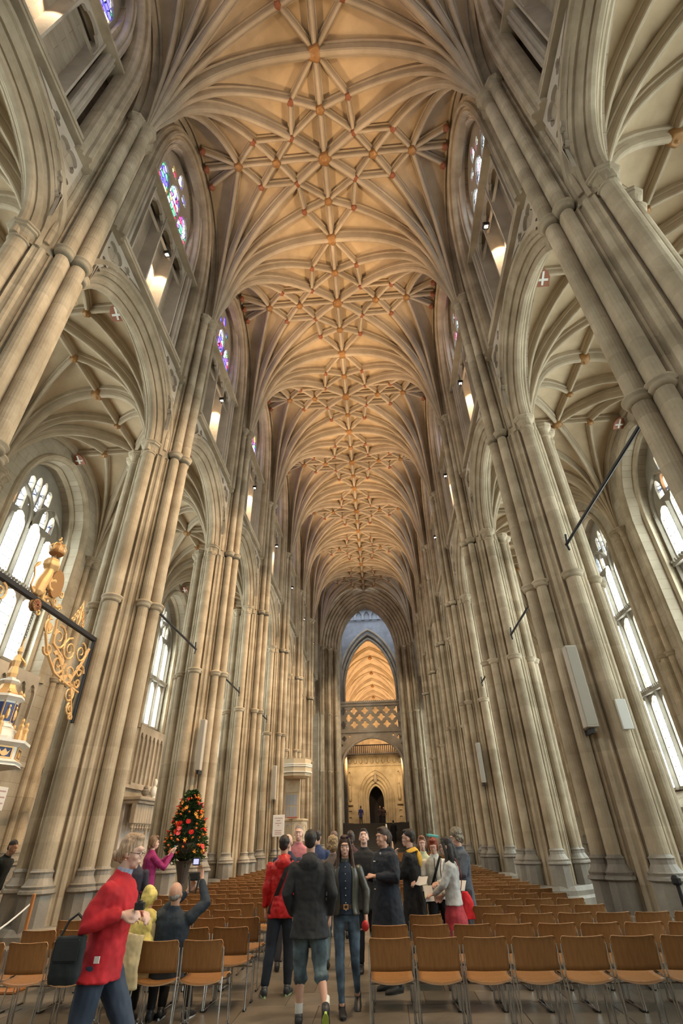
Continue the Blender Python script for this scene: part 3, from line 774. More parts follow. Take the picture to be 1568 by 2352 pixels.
# second (choir) arch and lantern wall above it
w = obj('wall_choir_arch', onfront(plate([(-6.2, 0), (-3.2, 0), (-3.2, 16)]+[(a, b) for a, b in arch(3.2, 16.2, 22.9, 14, 2.0, .72)][1:-1]+[(3.2, 16), (3.2, 0), (6.2, 0), (6.2, 36), (-6.2, 36)], [], .5), 61.0), M_DARKST); w['kind'] = 'structure'
for i, r in enumerate((3.15, 3.5, 3.85)):
    obj('choir_arch_moulding', sweep(order_path(r, 0, 16.2, 22.75+.55*i, 60.95-.12*i, 2.0, .72), [(0, -.16), (.16, -.12), (.2, 0), (.12, .14), (0, .18), (-.1, 0)], (0, -1, 0), caps=False), M_PIER, w)
o = obj('lantern_ledge', join(box(-6.2, 6.2, 60.5, 61.1, 26.6, 26.85, .04), box(-6.2, 6.2, 60.4, 61.1, 27.3, 27.5, .04)), M_DARKST, w)
for i in range(11):
    obj('lantern_arcading', onfront(plate([(-5.5+i*1.0, 25.3), (-4.5+i*1.0, 25.3), (-4.5+i, 26.6), (-5.5+i, 26.6)], [lancet(-5.35+i, -4.65+i, 25.32, 25.9, 26.4, .2, 5)], .15), 60.8), M_DARKST, w)
for x in (-.42, .42):
    obj('lantern_opening', box(x-.3, x+.3, 60.9, 61.02, 28.3, 29.6), nmat('opening_shade', (.01, .01, .015), .9), w)
o = obj('ceiling', box(-6.3, 6.3, YX+1, 61.2, 36, 36.3), M_DARKST); o['kind'] = 'structure'
area('lantern_daylight', (0, 56, 35), (0, 59.5, 27), 900, 6, 6, (.72, .82, 1.0))
# choir beyond: pointed vault in bays with ribs
def choir_vault(y0, y1):
    V, F = [], []
    A = arch(4.9, 17.0, 24.6, 12, 2.0, .75)
    for y in (y0, y1):
        for a, b in A: V.append((a, y, b))
    n = len(A)
    for i in range(n-1): F.append((i, i+1, n+i+1, n+i))
    return V, F
for i in range(5):
    y0 = 61.3+i*8.3
    c = obj('ceiling', choir_vault(y0, y0+8.3), M_WEB, smooth=True); c['kind'] = 'structure'
    obj('transverse_rib', sweep([(a, y0, b) for a, b in arch(4.85, 17.0, 24.55, 12, 2.0, .75)], rib_prof(.5, .4), (0, -1, 0), caps=False), M_RIB, c)
    for s in (-1, 1):
        A = arch(4.85, 17.0, 24.55, 10, 2.0, .75)
        path = [(s*a, y0+8.3*(j/(len(A)-1)), b-.02) for j, (a, b) in enumerate(A)]
        obj('diagonal_rib', tube([(p[0]*1, p[1], p[2]) for p in path], .16, 6), M_RIB, c)
    obj('boss', boss_vf(.3), M_GOLDD, c, loc=(0, y0+4.15, 24.3))
    for s in (-1, 1):
        o = obj('wall_choir', box(*sorted((s*4.9, s*5.4)), y0, y0+8.3, 2.9, 17.0), M_WALL); o['kind'] = 'structure'
    spot('choir_flood', (3.8, y0+2.5, 14), (-1.5, y0+4.5, 24), 1050, 140, .8, (1, .62, .28), .2)
    spot('choir_flood', (-3.8, y0+2.5, 14), (1.5, y0+4.5, 24), 1050, 140, .8, (1, .62, .28), .2)
o = obj('wall_choir_end', box(-6, 6, 102.8, 103.2, 0, 26), M_SCREEN); o['kind'] = 'structure'

# ------------------------------------------------------------------ floor
fl = obj('floor', box(-12.4, 12.4, -7.6, 50.4, -.3, -.012), nmat('floor_bed', (.10, .085, .07), .8)); fl['kind'] = 'structure'
cnt = 0
rest = []
fm = {}
y = 4.6; row = 0
while y < 50.2:
    h = (.78, .62, .70, .86)[row % 4]
    x = -12.3+(.31*row) % .9
    while x < 12.3:
        w_ = (.92, .74, 1.08, .66, .86)[(int(x*7)+row*3) % 5]
        near = (y < 12.2 and -5.2 < x < 5.6 and cnt < 295)
        if near:
            key = (round(w_, 2), h)
            if key not in fm: fm[key] = mesh('flagstone', box(.004, w_-.004, .004, h-.004, -.05, 0, .004), M_FLOOR)
            put('flagstone', fm[key], fl, (x, y, random.uniform(-.0015, .0015))); cnt += 1
        else:
            rest.append(mv(box(.004, w_-.004, .004, h-.004, -.012, 0), x, y, 0))
        x += w_
    y += h; row += 1
o = obj('flagstone_rest', join(*rest), M_FLOOR, fl); o['kind'] = 'stuff'; o.name = 'flagstones'
obj('flagstone_west', box(-12.3, 12.3, -7.5, 4.596, -.05, 0), M_FLOOR, fl).name = 'paving'
# ------------------------------------------------------------------ fittings
def limb_(pts, n=8):
    P = [(Vector(p), r) for p, r in pts]; d0 = (P[1][0]-P[0][0]).normalized(); d1 = (P[-1][0]-P[-2][0]).normalized()
    L = [(P[0][0]-d0*P[0][1]*.7, P[0][1]*.5)]+P+[(P[-1][0]+d1*P[-1][1]*.7, P[-1][1]*.5)]
    return tube([tuple(p) for p, r in L], [r for p, r in L], n)

def spiral(cy, cz, r, turns, a0, sgn=1, n=18, x=0.0, tail=None):
    P = []
    for i in range(n+1):
        t = i/n; rr = r*(1-.82*t); a = a0+sgn*turns*2*pi*t
        P.append((x, cy+rr*cos(a), cz+rr*sin(a)))
    if tail: P = [(x, a, b) for a, b in tail]+P
    return P
# tie rods between the piers
m_rod = mesh('rod', tube([(0, -2.27, 0), (0, 2.27, 0)], .035, 8), M_IRON)
m_hook = mesh('anchor', tube([(0, 0, -.18), (0, .05, 0), (0, .0, .05), (0, -.05, .22)], .025, 6), M_IRON)
for k in range(0, 6):
    for s, sn in ((-1, 'left'), (1, 'right')):
        if (s < 0 and k == 1) or k == 0: continue
        t = empty('tie_rod', (s*XP, PY(k)+H2, 7.45))
        tag(t, 'dark iron tie rod spanning the %s %s arcade bay from the camera' % (ORD[k-1], sn), 'tie rod', 'iron tie rods between piers')
        put('rod', m_rod, t); put('anchor', m_hook, t, (0, 2.2, 0)); put('anchor', m_hook, t, (0, -2.2, 0))
# column loudspeakers on the piers
for x, y, z0, z1, w_, lb in ((-4.98, 17.05, 3.6, 5.1, .17, 'tall narrow grey column loudspeaker on the left pier above the flowers'), (5.0, 10.78, 3.42, 5.05, .24, 'tall grey column loudspeaker on the right pier above the chairs'),
                         (4.98, 23.4, 3.5, 5.0, .17, 'narrow column loudspeaker on a distant right hand pier'), (-4.98, 29.6, 3.5, 5.1, .2, 'narrow column loudspeaker on a distant left pier above white notice')):
    sp = empty('column_loudspeaker', (x, y, z0)); tag(sp, lb, 'loudspeaker')
    obj('cabinet', box(-w_/2, w_/2, -.11, .11, 0, z1-z0, .012), nmat('speaker_case', (.44, .39, .32), .6), sp)
    obj('grille', box(-w_/2+.02, w_/2-.02, -.118, -.108, .04, z1-z0-.04), nmat('speaker_grille', (.38, .34, .28), .7), sp)
    obj('bracket', box(-.03, .03, -.05, .3, -.1, .0), M_IRON, sp)
o = obj('marble_tablet', box(-.10, .10, -.03, .03, -.28, .28, .008), nmat('pale_marble', (.72, .72, .66), .5), loc=(5.62, 10.60, 3.62)); tag(o, 'small pale tablet on the right pier west shaft', 'plaque')
# white notice on a far left pier
M_PAPER = nmat('white_card', (.80, .78, .75), .6)
M_INKP = nmat('faded_print', (.50, .34, .34), .7)
nt_ = empty('notice_board', (-4.62, 29.4, 0)); tag(nt_, 'white notice card with faint lines of print before the far left piers', 'sign')
obj('card', box(-.30, .30, -.02, .02, 1.86, 2.80, .01), M_PAPER, nt_)
obj('post', lathe([(.22, 0), (.22, .03), (.025, .06), (.02, 1.9)], 10), M_IRON, nt_)
for i, (w_, z) in enumerate(((.20, 2.66), (.10, 2.55), (.16, 2.44), (.05, 2.34), (.18, 2.12), (.16, 2.04), (.18, 1.97))):
    obj('print_line', box(-w_, w_, -.026, -.021, z-.016, z+.016), M_INKP, nt_)
# gilded iron bracket with beam
br = empty('gilded_bracket', (-5.62, 0, 0)); tag(br, 'black iron beam with gilded scrollwork and pulley fixed to left pier', 'bracket')
obj('beam', box(-.045, .045, 4.8, 10.62, 5.60, 5.70, .01), M_IRON, br)
obj('upright', box(-.03, .03, 10.56, 10.62, 3.85, 5.62, .008), M_IRON, br)
sc_list = [spiral(8.95, 5.34, .17, 1.4, pi/2, 1), spiral(9.35, 5.25, .26, 1.6, pi*.6, -1), spiral(9.8, 5.15, .25, 1.7, pi*.5, 1), spiral(10.22, 5.22, .22, 1.5, pi*.5, -1),
           spiral(9.1, 4.95, .14, 1.3, pi, 1), spiral(9.55, 4.78, .20, 1.4, 0, -1), spiral(10.0, 4.72, .24, 1.5, pi*.8, 1), spiral(10.36, 4.85, .16, 1.4, 0, 1),
           spiral(10.2, 4.35, .19, 1.5, pi*.6, -1), spiral(10.38, 4.62, .12, 1.2, pi, 1), spiral(10.36, 4.08, .13, 1.4, pi*.7, 1), spiral(10.44, 3.93, .07, 1.1, 0, 1), spiral(8.5, 5.48, .09, 1.2, pi/2, 1), spiral(6.9, 5.4, .2, 1.5, pi/2, 1), spiral(7.4, 5.42, .17, 1.5, pi/2, -1)]
for p in sc_list: obj('scroll', tube(p, [.026*(1-.5*i/len(p)) for i in range(len(p))], 6), M_GOLD, br)
for tl in ([(8.85, 5.55), (8.9, 5.2), (9.1, 4.9), (9.5, 4.6), (10.05, 4.5), (10.5, 4.45)], [(10.5, 5.4), (10.35, 5.0), (10.1, 4.6), (10.35, 4.2), (10.5, 3.9)], [(9.1, 5.55), (9.2, 5.1), (9.6, 4.95)], [(9.9, 4.5), (9.7, 4.75), (9.4, 5.0)]):
    obj('stem', tube([(0, a, b) for a, b in tl], .028, 6), M_GOLD, br)
for i in range(9):
    a = i*.7; obj('leaf', plate([(0, 0), (.05, .07), (.03, .16), (-.03, .17), (-.05, .08)], [], .02), M_GOLD, br, loc=(0, 8.95+.17*i, 5.25-.10*i+.12*sin(i*2.1)), rot=(pi/2, a, pi/2))
for sgn in (-1, 1):
    for i in range(4): obj('crest_leaf', tube(spiral(9.82+sgn*(.05+.05*(3-i)), 5.78+i*.10, .07-.008*i, 1.1, pi/2, sgn, 10), .018, 5), M_GOLD, br)
obj('crest_spike', lathe([(.02, 5.7), (.05, 5.85), (.02, 6.0), (.035, 6.1), (.004, 6.28)], 8), M_GOLD, br, loc=(0, 9.82, 0))
pl = obj('pulley', xf(lathe([(.03, -.05), (.115, -.05), (.115, -.03), (.09, 0), (.115, .03), (.115, .05), (.03, .05)], 18), Matrix.Rotation(pi/2, 4, 'Y')), M_GOLDD, br, loc=(0.06, 8.27, 5.52))
for i in range(6): obj('spoke', box(-.06, .06, -.008, .008, -.1, .1), M_REDP, br, loc=(.06, 8.27, 5.52), rot=(i*pi/6, 0, 0))
# chain and font cover
fc = empty('font_cover', (-5.55, 8.3, 0)); tag(fc, 'tall white and gold tiered font cover hanging from a chain at left edge', 'font cover')
links = []
for i in range(12): links.append(tube([(0+.018*cos(t)*(i % 2), .018*cos(t)*(1-i % 2), 4.86+i*.055+.03*sin(t)) for t in [j*pi/4 for j in range(8)]], .006, 4, closed=True))
o = obj('chain', join(*links), M_IRON, fc); o['kind'] = 'stuff'
def oct_(prof): return lathe(prof, 8)
obj('lower_drum', oct_([(.40, 2.86), (.50, 2.86), (.50, 3.06), (.40, 3.06)]), M_WHITE, fc)
obj('lower_cornice', join(oct_([(.45, 2.76), (.57, 2.78), (.55, 2.81), (.58, 2.83), (.52, 2.87)]), oct_([(.50, 3.05), (.56, 3.08), (.61, 3.10), (.61, 3.14), (.4, 3.16)])), M_WHITE, fc)
obj('dome', lathe([(.42, 3.14), (.44, 3.2), (.38, 3.3), (.24, 3.36)], 16), M_WHITE, fc)
obj('middle_cornice', join(oct_([(.22, 3.33), (.29, 3.36), (.27, 3.40), (.24, 3.42)]), oct_([(.22, 3.75), (.27, 3.79), (.32, 3.82), (.30, 3.86), (.2, 3.88)])), M_WHITE, fc)
obj('upper_drum', oct_([(.20, 3.40), (.235, 3.40), (.235, 3.78), (.2, 3.78)]), M_WHITE, fc)
obj('ogee_spire', oct_([(.26, 3.86), (.20, 3.90), (.14, 3.98), (.11, 4.06), (.11, 4.08)]), M_GOLD, fc)
obj('capping', oct_([(.10, 4.05), (.14, 4.08), (.16, 4.10), (.15, 4.13), (.08, 4.14), (.08, 4.17)]), M_WHITE, fc)
for i in range(8):
    a = pi/8+i*pi/4+.0
    c1, s1 = cos(a), sin(a)
    f1 = obj('panel', box(-.075, .075, -.008, .008, -.14, .14), M_BLUE, fc, loc=(.222*c1, .222*s1, 3.59), rz=a+pi/2)
    obj('gilt_figure', lathe([(.02, -.11), (.035, -.06), (.03, .02), (.012, .05), (.025, .08), (.01, .11)], 6), M_GOLD, f1, loc=(0, -.015, 0))
    f2 = obj('panel', box(-.12, .12, -.008, .008, -.075, .075), M_BLUE, fc, loc=(.468*c1, .468*s1, 2.96), rz=a+pi/2)
    obj('gilt_frame', plate([(-.14, -.09), (.14, -.09), (.14, .09), (-.14, .09)], [[(-.11, -.065), (-.11, .065), (.11, .065), (.11, -.065)]], .02), M_GOLD, f2, rot=(pi/2, 0, 0), loc=(0, 0, 0))
    obj('gilt_eagle', plate([(-.09, .04), (-.05, .0), (-.02, .03), (0, .055), (.02, .03), (.05, 0), (.09, .04), (.06, -.03), (.02, -.055), (-.02, -.055), (-.06, -.03)], [], .02), M_GOLD, f2, rot=(pi/2, 0, 0))
    b = i*pi/4
    obj('gilt_statuette', lathe([(.05, 3.14), (.055, 3.22), (.04, 3.30), (.05, 3.36), (.02, 3.40), (.032, 3.44), (.02, 3.48)], 8), M_GOLD, fc, loc=(.47*cos(b), .47*sin(b), 0))
    obj('gilt_ball', lathe([(.01, 3.86), (.035, 3.89), (.01, 3.94)], 8), M_GOLD, fc, loc=(.27*cos(b), .27*sin(b), 0))
    obj('gilt_strip', box(-.008, .008, -.008, .008, 3.42, 3.77), M_GOLD, fc, loc=(.235*cos(b), .235*sin(b), 0))
obj('crowning_figure', join(lathe([(.07, 4.17), (.085, 4.24), (.06, 4.36), (.075, 4.46), (.055, 4.55), (.025, 4.58), (.045, 4.63), (.04, 4.69), (.01, 4.73)], 10, lobes=5, amp=.08),
    tube([(.05, 0, 4.52), (.12, .04, 4.44), (.10, .1, 4.4)], .022, 6), tube([(-.05, 0, 4.52), (-.12, .02, 4.42), (-.10, .02, 4.3)], .022, 6), tube([(0, 0, 4.7), (0, 0, 4.88)], .012, 5)), M_GOLD, fc)
# heraldic beast and crown above the beam
bs = empty('gilded_beast', (-5.62, 8.62, 5.70)); tag(bs, 'gilded heraldic beast holding an oval shield on top of iron beam', 'ornament')
M_ = lambda y, z: (0, y, z)
lion = [limb_([(M_(-.34, .10), .11), (M_(-.30, .30), .12), (M_(-.22, .52), .105), (M_(-.20, .66), .09)], 10), limb_([(M_(-.34, .12), .09), (M_(-.18, .16), .07), (M_(-.16, .03), .05), (M_(-.08, .02), .045)], 8),
        limb_([(M_(-.20, .56), .06), (M_(-.06, .46), .045), (M_(.04, .52), .04), (M_(.06, .50), .045)], 8), limb_([(M_(-.20, .50), .055), (M_(-.05, .32), .04), (M_(.04, .30), .045)], 8),
        limb_([(M_(-.44, .06), .03), (M_(-.56, .14), .025), (M_(-.55, .34), .022), (M_(-.62, .50), .02), (M_(-.56, .60), .045), (M_(-.52, .66), .02)], 8)]
lion += [lathe([(.01, .60), (.10, .63), (.155, .72), (.15, .80), (.10, .88), (.01, .92)], 12, 0, -.20, lobes=6, amp=.10), lathe([(.01, .70), (.075, .72), (.085, .80), (.06, .87), (.01, .90)], 10, 0, -.09), lathe([(.005, .70), (.04, .71), (.04, .76), (.005, .78)], 8, 0, -.01)]
lb = obj('beast_body', join(*lion), M_GOLD, bs, smooth=True)
r_ = lb.modifiers.new('skin_over', 'REMESH'); r_.mode = 'VOXEL'; r_.voxel_size = .014; r_.use_smooth_shade = True
obj('oval_shield', onwall(plate([(.12+.20*cos(t), .48+.30*sin(t)) for t in [i*pi/10 for i in range(20)]], [], .06), -.03), M_GOLDD, bs)
for q in (spiral(.12, .50, .15, 1.6, 0, 1), spiral(.30, .18, .10, 1.4, pi/2, 1), spiral(.05, .14, .10, 1.4, pi/2, -1), spiral(-.35, .12, .09, 1.3, pi/2, 1), spiral(.45, .40, .09, 1.3, pi, 1), spiral(.50, .12, .08, 1.2, 0, 1)):
    obj('scroll', tube([(-.05, a, b) for _, a, b in q], .018, 5), M_GOLD, bs)
obj('ribbon', tube([(-.04, -.5+i*.1, .12+.05*sin(i*1.3)) for i in range(11)], .03, 5), M_GOLD, bs)
cw = empty('crown_ornament', (-5.62, 8.45, 6.72)); tag(cw, 'gilded openwork crown with cross above the iron beam', 'ornament')
obj('rim', lathe([(.12, 0), (.14, 0), (.15, .03), (.14, .06), (.12, .06)], 16), M_GOLDD, cw)
for i in range(8):
    a = i*pi/4; obj('hoop', tube([(.13*cos(a), .13*sin(a), .05), (.16*cos(a), .16*sin(a), .14), (.11*cos(a), .11*sin(a), .22), (0, 0, .24)], .012, 5), M_GOLD, cw)
obj('cap', lathe([(.10, .02), (.12, .1), (.08, .19), (.01, .21)], 12), M_GOLD, cw)
obj('cross', join(box(-.01, .01, -.015, .015, .24, .40), box(-.01, .01, -.055, .055, .30, .335)), M_GOLD, cw)
obj('stem', box(-.01, .01, -.015, .015, -1.05, .01), M_GOLDD, cw)
# slot-like dark pipe casing on the left aisle wall
o = obj('pipe_casing', box(-.05, .05, -.11, .11, 0, 4.6, .01), M_IRON, loc=(-10.84, 18.72, 3.6)); tag(o, 'tall narrow black casing running up the left aisle wall', 'casing')
# wall monument with bust and pendants
M_MARB = nmat('veined_marble', (.62, .56, .50), .45)
mo = empty('wall_monument', (-10.55, 26.4, 0)); tag(mo, 'carved stone wall monument with fringe of pendants in left aisle', 'monument')
obj('chest', box(-.4, .5, -1.7, 1.7, 0, 1.3, .04), M_TRAC, mo); obj('back_slab', box(-.4, -.2, -1.6, 1.6, 1.3, 3.3, .02), M_MARB, mo)
obj('cornice', join(box(-.4, .6, -1.9, 1.9, 3.35, 3.5, .03), box(-.4, .5, -1.8, 1.8, 3.22, 3.35, .02)), M_TRAC, mo)
for i in range(13):
    obj('canopy_pendant', join(box(.18, .42, -.12, .12, 2.45, 3.22, .03), lathe([(.10, 2.45), (.06, 2.36), (.08, 2.3), (.01, 2.2)], 6, .3, 0)), M_TRAC, mo, loc=(0, -1.68+i*.28, 0))
for y in (-1.6, -.1, 1.6): obj('colonnette', lathe([(.09, 1.3), (.06, 1.38), (.05, 2.4), (.09, 2.5)], 8), M_TRAC, mo, loc=(.3, y, 0))
bu = empty('marble_bust', (-10.45, 27.0, 3.5)); tag(bu, 'white marble bust standing on top of the wall monument', 'bust')
obj('pedestal', lathe([(.16, 0), (.16, .05), (.09, .08), (.12, .14)], 10), M_WHITE, bu)
obj('shoulders', xf(lathe([(.12, .12), (.26, .25), (.30, .38), (.22, .50), (.08, .56), (.07, .62)], 14), Matrix.Diagonal((.6, 1, 1, 1))), M_WHITE, bu, smooth=True)
obj('head', lathe([(.06, .58), (.09, .62), (.11, .72), (.105, .80), (.06, .88), (.01, .90)], 12), M_WHITE, bu, smooth=True)
bu = empty('urn', (-10.45, 26.0, 3.5)); tag(bu, 'small dark carved urn beside the marble bust', 'urn')
obj('bowl', lathe([(.12, 0), (.06, .06), (.16, .18), (.19, .30), (.10, .38), (.12, .42)], 12), M_BASE, bu); obj('lid', lathe([(.12, .42), (.08, .48), (.02, .54)], 12), M_BASE, bu)
o = obj('wall_tablet', box(-.03, .03, -.55, .55, 1.75, 3.05, .01), nmat('pink_marble', (.72, .62, .56), .5), loc=(-10.9, 29.2, 0)); tag(o, 'pale upright tablet on left aisle wall beside the monument', 'plaque')
for i, (y, z, h_, w_) in enumerate(((16.4, 2.85, .42, .4), (18.9, 1.75, 1.55, .42))):
    t = empty('inscribed_tablet', (-10.93, y, z)); tag(t, ('small cream wall tablet at the left edge above head height', 'tall grey inscribed tablet between left wall shaft and pier')[i], 'plaque')
    obj('slab', box(-.03, .03, -w_, w_, -h_/2, h_, .01), (M_PAPER, nmat('grey_marble', (.46, .42, .40), .5))[i], t)
    for j in range(int(h_*1.4/.16)): obj('inscription_line', box(.03, .036, -w_*.8, w_*.8, h_-.14-j*.16, h_-.10-j*.16), M_INKP, t)
mr = empty('wall_monument', (10.6, 17.9, 0)); tag(mr, 'arched blue grey marble monument with white relief at right edge', 'monument')
obj('back_slab', onwall(plate([(-1.0, 1.2)]+arch(1.0, 2.3, 3.35, 8)+[(1.0, 1.2)], [], .12), .18, 1), nmat('slate_marble', (.22, .25, .30), .5), mr)
obj('white_relief', join(lathe([(.18, 1.3), (.28, 1.6), (.22, 2.0), (.12, 2.2), (.14, 2.4), (.05, 2.5)], 10, .0, -.3), lathe([(.2, 1.2), (.3, 1.5), (.18, 1.8), (.04, 1.9)], 10, 0, .3)), M_WHITE, mr); obj('plinth', box(-.35, .3, -1.1, 1.1, 0, 1.2, .03), M_MARB, mr)
# pulpit by the far left pier
pu = empty('pulpit', (-4.55, 34.2, -.15)); tag(pu, 'painted octagonal pulpit with large sounding board by distant left pier', 'pulpit')
M_PUL = nmat('painted_oak', (.50, .40, .26), .6); M_PUR = nmat('pulpit_red', (.36, .10, .07), .6)
obj('sounding_board', oct_([(.70, 5.02), (.92, 5.12), (.92, 5.30), (.98, 5.34), (.98, 5.62), (1.02, 5.66), (1.0, 5.72), (.95, 5.74), (.95, 6.05), (.90, 6.05), (.90, 5.80), (.01, 5.80)]), M_PUL, pu)
for z in (5.32, 5.64, 5.74): obj('white_moulding', oct_([(.96, z-.02), (1.03, z-.02), (1.03, z+.03), (.96, z+.03)]), M_WHITE, pu)
cr = []
for i in range(48):
    a = i*2*pi/48; r = .94*cos(pi/8)/cos(((a) % (pi/4))-pi/8)
    cr.append(box(r*cos(a)-.02, r*cos(a)+.02, r*sin(a)-.02, r*sin(a)+.02, 6.05, 6.15))
o = obj('cresting', join(*cr), M_PUL, pu); o['kind'] = 'stuff'
bp = obj('back_panel', box(-.75, .25, .25, .35, 2.9, 5.1, .02), M_PUL, pu)
for i in range(3):
    for j in range(2): obj('glazed_light', box(-.60+i*.24, -.40+i*.24, .235, .25, 3.0+j*.62, 3.55+j*.62), nmat('grey_light', (.32, .34, .38), .4), bp)
obj('tracery_head', onfront(plate([(-.65, 4.3), (.12, 4.3), (.12, 4.95), (-.65, 4.95)], [foil(-.27, 4.65, .22, 4, 0, 4)], .04), .2), M_PUL, bp)
obj('red_post', box(-.92, -.82, .1, .3, 1.7, 5.1, .01), M_PUR, pu)
bd = obj('body', oct_([(.35, 1.55), (.70, 1.75), (.75, 1.8), (.75, 2.75), (.82, 2.80), (.82, 2.88), (.7, 2.9), (.7, 2.0), (.01, 2.0)]), M_PUL, pu)
for i in range(8):
    a = pi/8+i*pi/4; obj('panel', onfront(plate([(-.22, 1.9), (.22, 1.9), (.22, 2.7), (-.22, 2.7)], [lancet(-.15, .15, 1.98, 2.35, 2.6, .2, 5)], .03), 0), M_TRAC, bd, loc=(.715*cos(a), .715*sin(a), 0), rz=a+pi/2)
obj('stem', oct_([(.45, 0), (.45, .2), (.22, .35), (.22, 1.4), (.36, 1.58)]), M_PUL, pu)
obj('book_rest', box(-.3, .3, -1.0, -.7, 2.92, 2.98, .01), M_PUR, pu)
for i in range(9): obj('stair_tread', box(-1.9+i*.14, -1.72+i*.14, -.35, .35, .0, .2+i*.2), M_PUL, pu)
for i in range(9): obj('baluster', lathe([(.03, .2+i*.2), (.04, .5+i*.2), (.02, .9+i*.2), (.03, 1.1+i*.2)], 6), M_PUL, pu, loc=(-1.8+i*.14, -.38, 0))
obj('handrail', tube([(-1.9, -.38, 1.2), (-.6, -.38, 2.95)], .045, 6), M_PUR, pu)

# ------------------------------------------------------------------ flower arrangement on its pedestal
def leaf_mat(name, a, b):
    def build(nt, bb):
        n = node(nt, 'ShaderNodeTexNoise', Scale=9.0); nt.links.new(objcoord(nt, 1.0), n.inputs[0])
        nt.links.new(ramp(nt, n.outputs[0], (.35, a), (.7, b)), bb.inputs['Base Color'])
    return nmat(name, b, .5, build=build)
M_LEAF = leaf_mat('foliage', (.018, .045, .012), (.07, .14, .03))
M_ORANGE, M_REDF, M_YEL, M_DRED = nmat('orange_petal', (.85, .18, .03), .5), nmat('red_petal', (.75, .015, .012), .35), nmat('yellow_petal', (.85, .36, .05), .5), nmat('dark_red_petal', (.30, .008, .01), .5)
M_VASE = nmat('dark_stand', (.07, .055, .045), .5)
FX, FY = -4.08, 14.2
fa = empty('flower_arrangement', (FX, FY, 0)); tag(fa, 'tall arrangement of orange and red flowers on a dark pedestal', 'flowers')
obj('pedestal', lathe([(.22, 0), (.22, .05), (.07, .1), (.05, .5), (.07, .9), (.18, 1.28), (.24, 1.34)], 14), M_VASE, fa)
obj('bowl', lathe([(.10, 1.34), (.20, 1.40), (.30, 1.56), (.33, 1.70), (.28, 1.70), (.10, 1.5)], 16), M_VASE, fa)
rnd = random.Random(3)
V, F = [], []
def env(z):
    t = (z-1.45)/1.42
    return max(.04, .56*(1-t)**.55*(1 if t > .12 else .75+t*2))
for i in range(5200):
    z = 1.40+1.42*rnd.random()**1.25; R = env(max(z, 1.46)); a = rnd.random()*2*pi; r = R*(rnd.random()**.35)
    c = Vector((r*cos(a), r*sin(a)*.8, z-(.18*rnd.random() if rnd.random() < .2 else 0)))
    out = Vector((cos(a), sin(a), .5+rnd.uniform(-.9, .8))).normalized(); L = rnd.uniform(.05, .12); W = L*rnd.uniform(.14, .26)
    s = out.cross(Vector((rnd.uniform(-1, 1), rnd.uniform(-1, 1), rnd.uniform(-1, 1)))).normalized()
    n = len(V); V += [tuple(c-out*L*.3), tuple(c+s*W+out*L*.1), tuple(c+out*L*.8-Vector((0, 0, L*.15))), tuple(c-s*W+out*L*.1)]; F += [(n, n+1, n+2), (n, n+2, n+3)]
o = obj('foliage', (V, F), M_LEAF, fa); o['kind'] = 'stuff'
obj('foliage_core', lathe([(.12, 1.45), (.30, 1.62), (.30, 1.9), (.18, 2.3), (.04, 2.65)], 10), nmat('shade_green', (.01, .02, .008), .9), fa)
tul = mesh('bloom', xf(lathe([(.008, -.05), (.028, -.035), (.038, 0), (.034, .03), (.016, .055), (.004, .06)], 8, lobes=3, amp=.1), Matrix.Identity(4)), M_ORANGE, True)
anth = mesh('bloom', plate([(.085*cos(t)*(1-.15*sin(t)), .085*sin(t)+(.02 if abs(t-pi/2) > .3 else -.01)) for t in [i*2*pi/14 for i in range(14)]], [], .012), M_REDF)
spad = mesh('spadix', tube([(0, 0, .01), (.0, .03, .05), (0, .05, .06)], .007, 5), M_YEL)
lil = mesh('bloom', join(*[xf(plate([(0, -.012), (.05, -.02), (.10, 0), (.05, .02), (0, .012)], [], .005), Matrix.Rotation(k*pi/3, 4, 'Z') @ Matrix.Rotation(-.5, 4, 'Y')) for k in range(6)]), M_YEL)
car = mesh('bloom', lathe([(.005, -.03), (.05, -.01), (.062, .015), (.04, .035), (.045, .04), (.01, .05)], 12, lobes=6, amp=.12), M_DRED)
ext = mesh('bloom', tube([(0, 0, 0), (.01, 0, .06), (.04, 0, .12), (.09, 0, .16)], [.012, .018, .016, .004], 6), M_REDF)
for i in range(110):
    z = 1.5+1.2*rnd.random()**1.15; R = env(z)*rnd.uniform(.93, 1.08); a = -pi/2+rnd.uniform(-1.9, 1.9)
    m = rnd.choice([tul, tul, tul, tul, anth, anth, lil, lil, car, ext, tul])
    d = Vector((cos(a), sin(a)*.9, rnd.uniform(-.1, .7))).normalized()
    b = put('bloom', m, fa, (R*cos(a), R*sin(a)*.8, z)); b.rotation_euler = d.to_track_quat('Z', 'Y').to_euler(); b.scale = (.68,)*3 if m is not ext else (.6,)*3
    if m is anth: put('spadix', spad, b)

